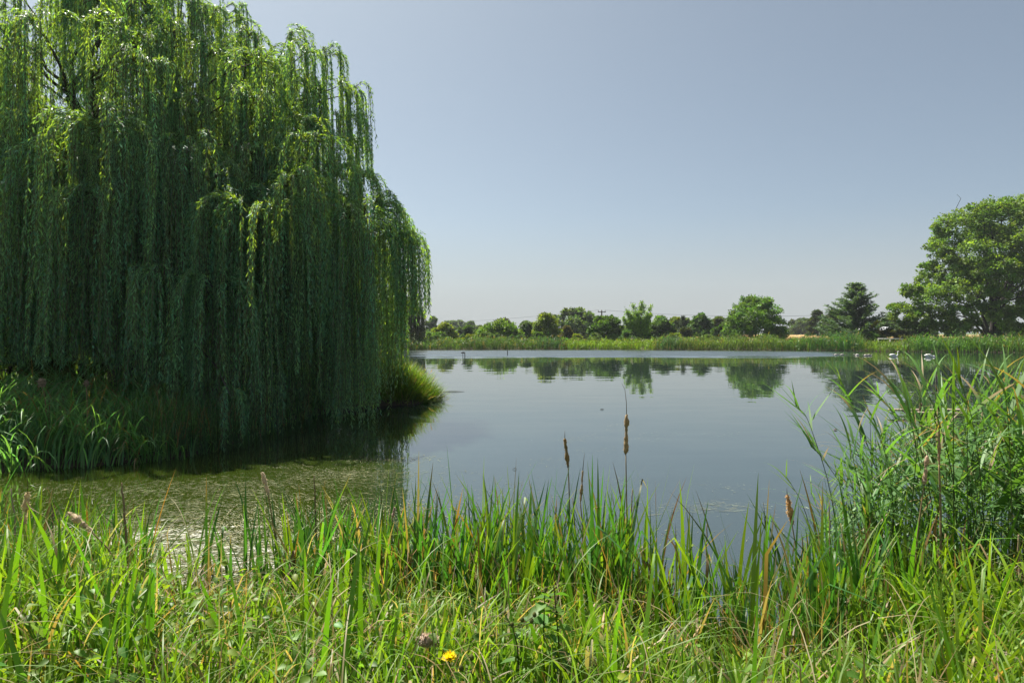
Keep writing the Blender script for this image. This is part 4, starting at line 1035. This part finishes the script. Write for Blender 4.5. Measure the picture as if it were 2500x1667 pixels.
weed("small budding weed beside the yellow flower", "weed", 2.9, [(1160, 1667), (1152, 1640)], 3, .07, [(1125, 1632), (1152, 1607)], (.085, .15, .025))
weed("leafy weed low at the right foreground beside the bank's bottom edge", "weed", 3.1, [(2110, 1700), (2118, 1640), (2125, 1600)], 10, .12, [], (.075, .16, .025))
weed("round leaved seedling near the bottom right, left of the leafy weed", "weed", 3.2, [(1700, 1690), (1705, 1640)], 6, .09, [], (.075, .15, .03))
# yellow flower
Df = 2.75; fl = at(1097, 1604, Df); ft = np.array((fl[0] + .02, Df + .03, float(gz(fl[0], Df))))
t = thing("flower", ft, "yellow dandelion-like flower in the bottom grass", "flower")
MB().tube(np.array((ft, (ft + fl) / 2 + (.01, 0, 0), fl - (0, 0, .012))), .0025, 6, (.10, .14, .04)).build("stem", M_GRASS, t, True)
mp = MB(); n = 110
a = rng.uniform(0, 6.28, n); el = rng.uniform(-.05, 1.2, n)
d = np.stack((np.cos(a) * np.cos(el), np.sin(a) * np.cos(el), np.sin(el)), -1)
leaves(mp, np.repeat(fl[None], n, 0) - np.array((0, 0, .006)), d, .034 * rng.uniform(.8, 1.15, n), .010, vary((.80, .66, .03), n, .08, .03), np.array((0, 0, 1.)) + rng.normal(0, .2, (n, 3)))
mp.build("petals", M_GRASS, t)
MB().tube(fl + np.array((0, 0, 1.)) * np.linspace(-.02, .004, 5)[:, None], np.array((.003, .007, .009, .009, .006)), 8, (.09, .13, .03)).build("calyx", M_GRASS, t, True)
# bindweed and nettle leaves creeping through the grass
mb = MB()
n = 850
x = np.concatenate((rng.normal(-1.9, .62, 560), rng.uniform(-2.2, 2.6, 290))); y = np.concatenate((rng.uniform(2.3, 4.3, 560), rng.uniform(2.2, 3.6, 290)))
g0 = gz(x, y)
for k in range(n):
    z = g0[k] + rng.uniform(.14, .44) * (1.0 if k < 560 else .7)
    a = rng.uniform(0, 6.28); L = rng.uniform(.028, .062)
    broad_leaf(mb, np.array((x[k], y[k], z)), (math.cos(a), math.sin(a), rng.uniform(-.7, .3)), np.array((rng.normal(0, .45), rng.normal(-.2, .45), 1.)), L, L * rng.uniform(.6, .85), vary((.11, .22, .035) if k % 3 else (.18, .26, .02), 1)[0], 'heart' if k % 2 else 'lance')
for k in range(60):
    a = rng.uniform(0, 6.28); p0 = np.array((rng.normal(-1.9, .6), rng.uniform(2.4, 4.2), 0)); p0[2] = gz(p0[0], p0[1]) + .1
    u = np.linspace(0, 1, 9)[:, None]; l = rng.uniform(.3, .7)
    mb.tube(p0 + np.hstack((np.cos(a) * u * l, np.sin(a) * u * l, .28 * np.sin(u * 3) + .02 * np.sin(u * 17))), .0016, 4, (.12, .10, .03), False)
tag(mb.build("bindweed", M_GRASS), "creeping heart shaped leaves tangled in the near left grass", "bindweed", kind='stuff')

# ------------------------------------------------------------------ swans
def swan(label, X, Y, size, up, heading, col, beak_col, young=False):
    D = wat(Y); w = at(X, Y, D); w[2] = 0
    t = thing("cygnet" if young else "swan", w, label, "cygnet" if young else "swan", "swan family on the far water")
    L = size; n = 16; u = np.linspace(0, 1, n)
    cx_ = (u - .5) * L
    rz_ = L * .21 * np.sin(np.clip(u * 1.02, 0, 1) ** .75 * math.pi) ** .7 + .004
    ry_ = rz_ * 1.05
    zc = L * .05 + L * .05 * (u < .3) * (.3 - u) * 6
    a = np.arange(12) * 2 * math.pi / 12
    V = np.stack((np.repeat(cx_[:, None], 12, 1), ry_[:, None] * np.cos(a), zc[:, None] + rz_[:, None] * np.sin(a) * np.where(np.sin(a) > 0, 1.05, .6)), -1).reshape(-1, 3)
    i, j = np.meshgrid(np.arange(n - 1), np.arange(12), indexing='ij')
    F = np.stack((i * 12 + j, i * 12 + (j + 1) % 12, (i + 1) * 12 + (j + 1) % 12, (i + 1) * 12 + j), -1)
    mb = MB().add(V, F, col)
    hd = None
    if up == 'neck':
        s = L
        N = np.array(((.40, 0, .12), (.50, 0, .22), (.50, 0, .36), (.47, 0, .50), (.50, 0, .60), (.57, 0, .64), (.64, 0, .61))) * s
        mb.tube(N, np.array((.085, .06, .045, .04, .042, .05, .032)) * s, 8, col); hd = N[-1]
    elif up == 'low':
        N = np.array(((.38, 0, .10), (.48, 0, .17), (.53, 0, .26), (.60, 0, .29), (.66, 0, .27))) * L
        mb.tube(N, np.array((.09, .07, .055, .065, .035)) * L, 8, col); hd = N[-1]
    else:
        N = np.array(((.36, 0, .10), (.47, 0, .05), (.54, 0, -.06), (.56, 0, -.2))) * L
        mb.tube(N, np.array((.10, .07, .05, .04)) * L, 8, col)
    body = mb.build("body", M_FEATHER, t, True)
    wg = MB()
    for sgn in (-1, 1):    # folded wings arched over the back
        k = np.linspace(0, 1, 9)
        Q = np.stack(((.25 - .80 * k) * L, sgn * L * (.17 * np.sin(k * 2.6 + .35)) , L * (.16 + .09 * np.sin(k * 3.0))), -1)
        wg.tube(Q, L * np.array((.03, .06, .08, .09, .09, .08, .06, .04, .012)), 8, np.array(col) * .97)
    wo = wg.build("wings", M_FEATHER, t, True)
    ob = [body, wo]
    if hd is not None:
        bk = MB().tube(np.array((hd - (.02 * L, 0, 0), hd + (.05 * L, 0, -.015 * L), hd + (.10 * L, 0, -.035 * L))), np.array((.026, .022, .010)) * L, 7, beak_col)
        ob.append(bk.build("beak", M_PLAIN, t, True))
    for o in ob: o.matrix_parent_inverse.identity()
    t.rotation_euler = (0, 0, heading)
WH = (.80, .80, .78)
swan("white swan with its neck raised, facing right", 2182, 870.5, .78, 'neck', 0, WH, (.55, .2, .03))
swan("white swan dipping its head, only a rounded body showing", 2270, 871.5, .84, 'dip', -.25, WH, (.55, .2, .03))
GY = (.47, .43, .39)
for lab, X, Y, s, hdg in (("pale grey cygnet at the left end of the swan family", 2040, 867.5, .46, 3.3), ("pale grey cygnet second from the left in the swan family", 2055, 867.0, .46, 2.9), ("whitest cygnet, alone in the middle of the family", 2092, 868.0, .48, 3.2),
                          ("brownish cygnet touching the right hand one of the cygnet pair", 2113, 869.0, .48, 3.4), ("brownish cygnet nearest to the swan with the raised neck", 2123, 868.5, .46, .2)):
    swan(lab, X, Y, s, 'low', hdg, (.62, .59, .55) if 'white' in lab else GY, (.10, .08, .07), True)

# ------------------------------------------------------------------ posts, jetty, floating bits
def post(label, X, Ytop, Yw, r, knob=False, col=(.05, .045, .04), group="posts in the open water"):
    D = wat(Yw); a = at(X, Yw, D); b = at(X, Ytop, D)
    t = thing("water_post", (a[0], D, 0), label, "post", group)
    MB().tube(np.array(((a[0], D, -.6), (a[0], D, b[2] * .5), b)), r, 8, col).build("pole", M_WOOD, t, True)
    if knob: MB().tube(np.array((b + (-.16, 0, .03), b + (-.06, 0, .06), b + (.06, 0, .07), b + (.16, 0, .04))), np.array((.03, .06, .07, .03)), 8, (.03, .03, .03)).build("cap", M_WOOD, t, True)
post("short post with a dark flat cap standing in the left of the lake", 1130, 862.5, 875, .025, True)
post("bare thin post beside the capped post in the lake", 1134.8, 859.5, 876, .035)
post("lone dark post near the far reeds, right of the pair", 1239, 855, 866.5, .04)
# stake by the jetty
D = 17.4; b = at(2287, 892, D)
t = thing("wooden_stake", (b[0], D, 0), "tall thin dark stake with a knobbed top beside the jetty", "stake")
MB().tube(np.array(((b[0] - .03, D, -.5), (b[0] - .02, D, .5), b - (0, 0, .05))), .018, 8, (.055, .05, .045)).build("pole", M_WOOD, t, True)
MB().tube(np.array((b - (0, 0, .10), b - (0, 0, .05), b, b + (0, 0, .03))), np.array((.018, .03, .026, .008)), 8, (.03, .028, .026)).build("knob", M_WOOD, t, True)
q = at(2283, 961, D); MB().tube(np.array((q, q + (-.05, 0, .005), q + (-.10, 0, .01))), np.array((.012, .02, .026)), 7, (.04, .034, .03)).build("bracket", M_WOOD, t, True)
# jetty
D = 17.8; a = at(2202, 1008, D); b = at(2420, 1016, D + 1.2)
t = thing("fishing_jetty", (a[0] + .6, D + .4, 0), "small broken wooden fishing jetty behind the tall reeds", "jetty")
MB().box(((a[0] + b[0]) / 2 + .1, D + .55, .13), (b[0] - a[0] + .3, .14, .05), (.30, .25, .19), .03, .01).build("plank", M_WOOD, t)
MB().box(((a[0] + b[0]) / 2 + .3, D + .95, .10), (b[0] - a[0] - .3, .16, .045), (.24, .2, .15), .05, -.006).build("plank", M_WOOD, t)
MB().box((a[0] + 1.1, D + .25, .09), (1.6, .13, .045), (.34, .29, .22), -.25, .0).build("plank", M_WOOD, t)
for X, Yt, r, c_ in ((2248, 985, .045, (.10, .055, .04)), (2290, 971, .055, (.07, .04, .03)), (2330, 1012, .05, (.13, .08, .06)), (2372, 1000, .05, (.09, .06, .045))):
    p = at(X, Yt, D + .45); MB().tube(np.array(((p[0], p[1], -.5), (p[0], p[1], .1), p)), np.array((r * 1.1, r, r)), 9, c_).build("post", M_WOOD, t, True)
for X, Yt, dx_ in ((2211, 987, -.02), (2218, 985, .02)):
    p = at(X, Yt, D + .2); MB().tube(np.array(((p[0] - dx_, p[1], -.4), (p[0] - dx_ * .5, p[1], .15), p)), .011, 7, (.07, .05, .04)).build("forked_stick", M_WOOD, t, True)
# floating bits
def floating(label, cat, X, Y, ln, rz, col, r=.012):
    D = wat(Y); p = at(X, Y, D); u = np.linspace(-1, 1, 7)[:, None]
    P = np.hstack((p[0] + np.cos(rz) * u * ln / 2, D + np.sin(rz) * u * ln / 2, .008 + .012 * (1 - u ** 2)))
    tag(MB().tube(P, np.array((.3, .7, 1, 1.1, .9, .6, .2)) * r, 7, col).build("floating_stick" if cat == 'stick' else "floating_leaf", M_WOOD, None, True), label, cat, "bits floating on the lake")
floating("thin twig floating flat on the open water right of the sunlit tussock", "stick", 1105, 956.5, .9, .05, (.09, .075, .05), .012)
floating("small dark leaf floating in the middle of the lake", "leaf", 1470, 1000, .12, .1, (.05, .04, .03), .009)
floating("brownish leaf floating left of the tall reeds", "leaf", 2040, 1050, .12, .4, (.16, .09, .06), .012)
floating("dark speck of leaf floating left of the slim brown cattail", "leaf", 1257, 1146, .08, .2, (.05, .045, .03), .005)
floating("pale feather floating on the algae right of the leaning pink cattail", "leaf", 761, 1255, .05, .6, (.7, .7, .66), .010)

# ------------------------------------------------------------------ pole and wire
D = 128; top = at(1469, 757, D)
t = thing("utility_pole", (top[0], D, .42), "thin wooden utility pole rising behind the dark glossy bush", "utility pole")
MB().tube(np.array(((top[0], D, .2), (top[0], D, 4), top)), np.array((.16, .14, .12)), 9, (.06, .05, .042)).build("post", M_WOOD, t, True)
MB().box((top[0], D - .16, top[2] - .35), (1.5, .12, .14), (.06, .052, .045)).build("crossarm", M_WOOD, t)
for sx in (-.62, .0, .62):
    MB().tube(np.array([(top[0] + sx, D - .16, top[2] - .28 + z) for z in (0, .12, .2, .26)]), np.array((.03, .06, .07, .03)), 8, (.10, .09, .08)).build("insulator", M_PLAIN, t, True)
def wire(label, A, B_, sag, rr_=.022):
    u = np.linspace(0, 1, 40)[:, None]; P = A + (B_ - A) * u; P[:, 2] -= sag * 4 * (u * (1 - u))[:, 0]
    tag(MB().tube(P, rr_, 5, (.08, .08, .08)).build("power_line", M_PLAIN), label, "power line", "power lines on the utility pole")
wire("sagging power line running left from the utility pole", top + (-.62, -.16, 0), at(880, 786, 235), 1.2)
wire("sagging power line running right from the utility pole to the huge tree", top + (.62, -.16, 0), at(2420, 742, 104), 1.5)

# ------------------------------------------------------------------ barn roof and white rail
D = 150; a = at(2140, 797.5, D); b = at(2186, 804.5, D)
t = thing("barn", (a[0] + 3.4, D + 3, .42), "low shed with a pale grey white roof behind the hedge", "shed")
x0, x1 = a[0] - 2.0, a[0] + 6.0; ze, zr = b[2] - .1, a[2]
MB().box(((x0 + x1) / 2, D + 3, (.42 + ze) / 2), (x1 - x0 - .5, 5.4, ze - .42), (.30, .28, .25)).build("walls", M_PLAIN, t)
V = [(x0, D, ze), (x1, D, ze), (x1 - 1.9, D + 3, zr), (x0 + .9, D + 3, zr), (x0, D + 6, ze), (x1, D + 6, ze)]
V += [(p_[0], p_[1], p_[2] - .12) for p_ in V]
Fr = [(0, 1, 2, 3), (5, 4, 3, 2), (1, 5, 2, 2), (4, 0, 3, 3), (0, 6, 7, 1), (1, 7, 11, 5), (5, 11, 10, 4), (4, 10, 6, 0), (6, 10, 11, 7)]
mr = MB(); mr.add(V, [f for f in Fr if len(set(f)) == 4], (.62, .64, .66)); mr.T = [f[:3] for f in Fr if len(set(f)) == 3]
mr.build("roof", M_PLAIN, t)
MB().box((x0 + 2.2, D + .24, 1.4), (1.1, .06, 1.9), (.2, .2, .19)).build("door", M_PLAIN, t)
D = 88; a = at(2144, 826.5, D); b = at(2206, 828, D)
t = thing("white_rail", ((a[0] + b[0]) / 2, D, .42), "low white rail behind the reeds below the olive hedge", "rail")
MB().box(((a[0] + b[0]) / 2, D, a[2] - .03), (b[0] - a[0], .10, .13), (.72, .70, .66)).build("rail", M_PLAIN, t)
for x in np.linspace(a[0] + .1, b[0] - .1, 3): MB().box((x, D + .11, (a[2] + .3) / 2), (.10, .10, a[2] - .3), (.5, .48, .44)).build("post", M_PLAIN, t)

# ------------------------------------------------------------------ haze
HAZE = .00021
if HAZE:
    mb = MB().box((30, 250, 29), (1100, 1100, 62))
    hm = bpy.data.materials.new("haze_air"); hm.use_nodes = True; nt = hm.node_tree; nt.nodes.clear()
    o_ = nt.nodes.new("ShaderNodeOutputMaterial"); pv = nt.nodes.new("ShaderNodeVolumePrincipled")
    pv.inputs['Color'].default_value = (.82, .88, .95, 1); pv.inputs['Density'].default_value = HAZE; pv.inputs['Anisotropy'].default_value = .3
    nt.links.new(pv.outputs[0], o_.inputs['Volume'])
    tag(mb.build("haze", hm), "pale summer haze over the lake", "haze", kind='stuff')
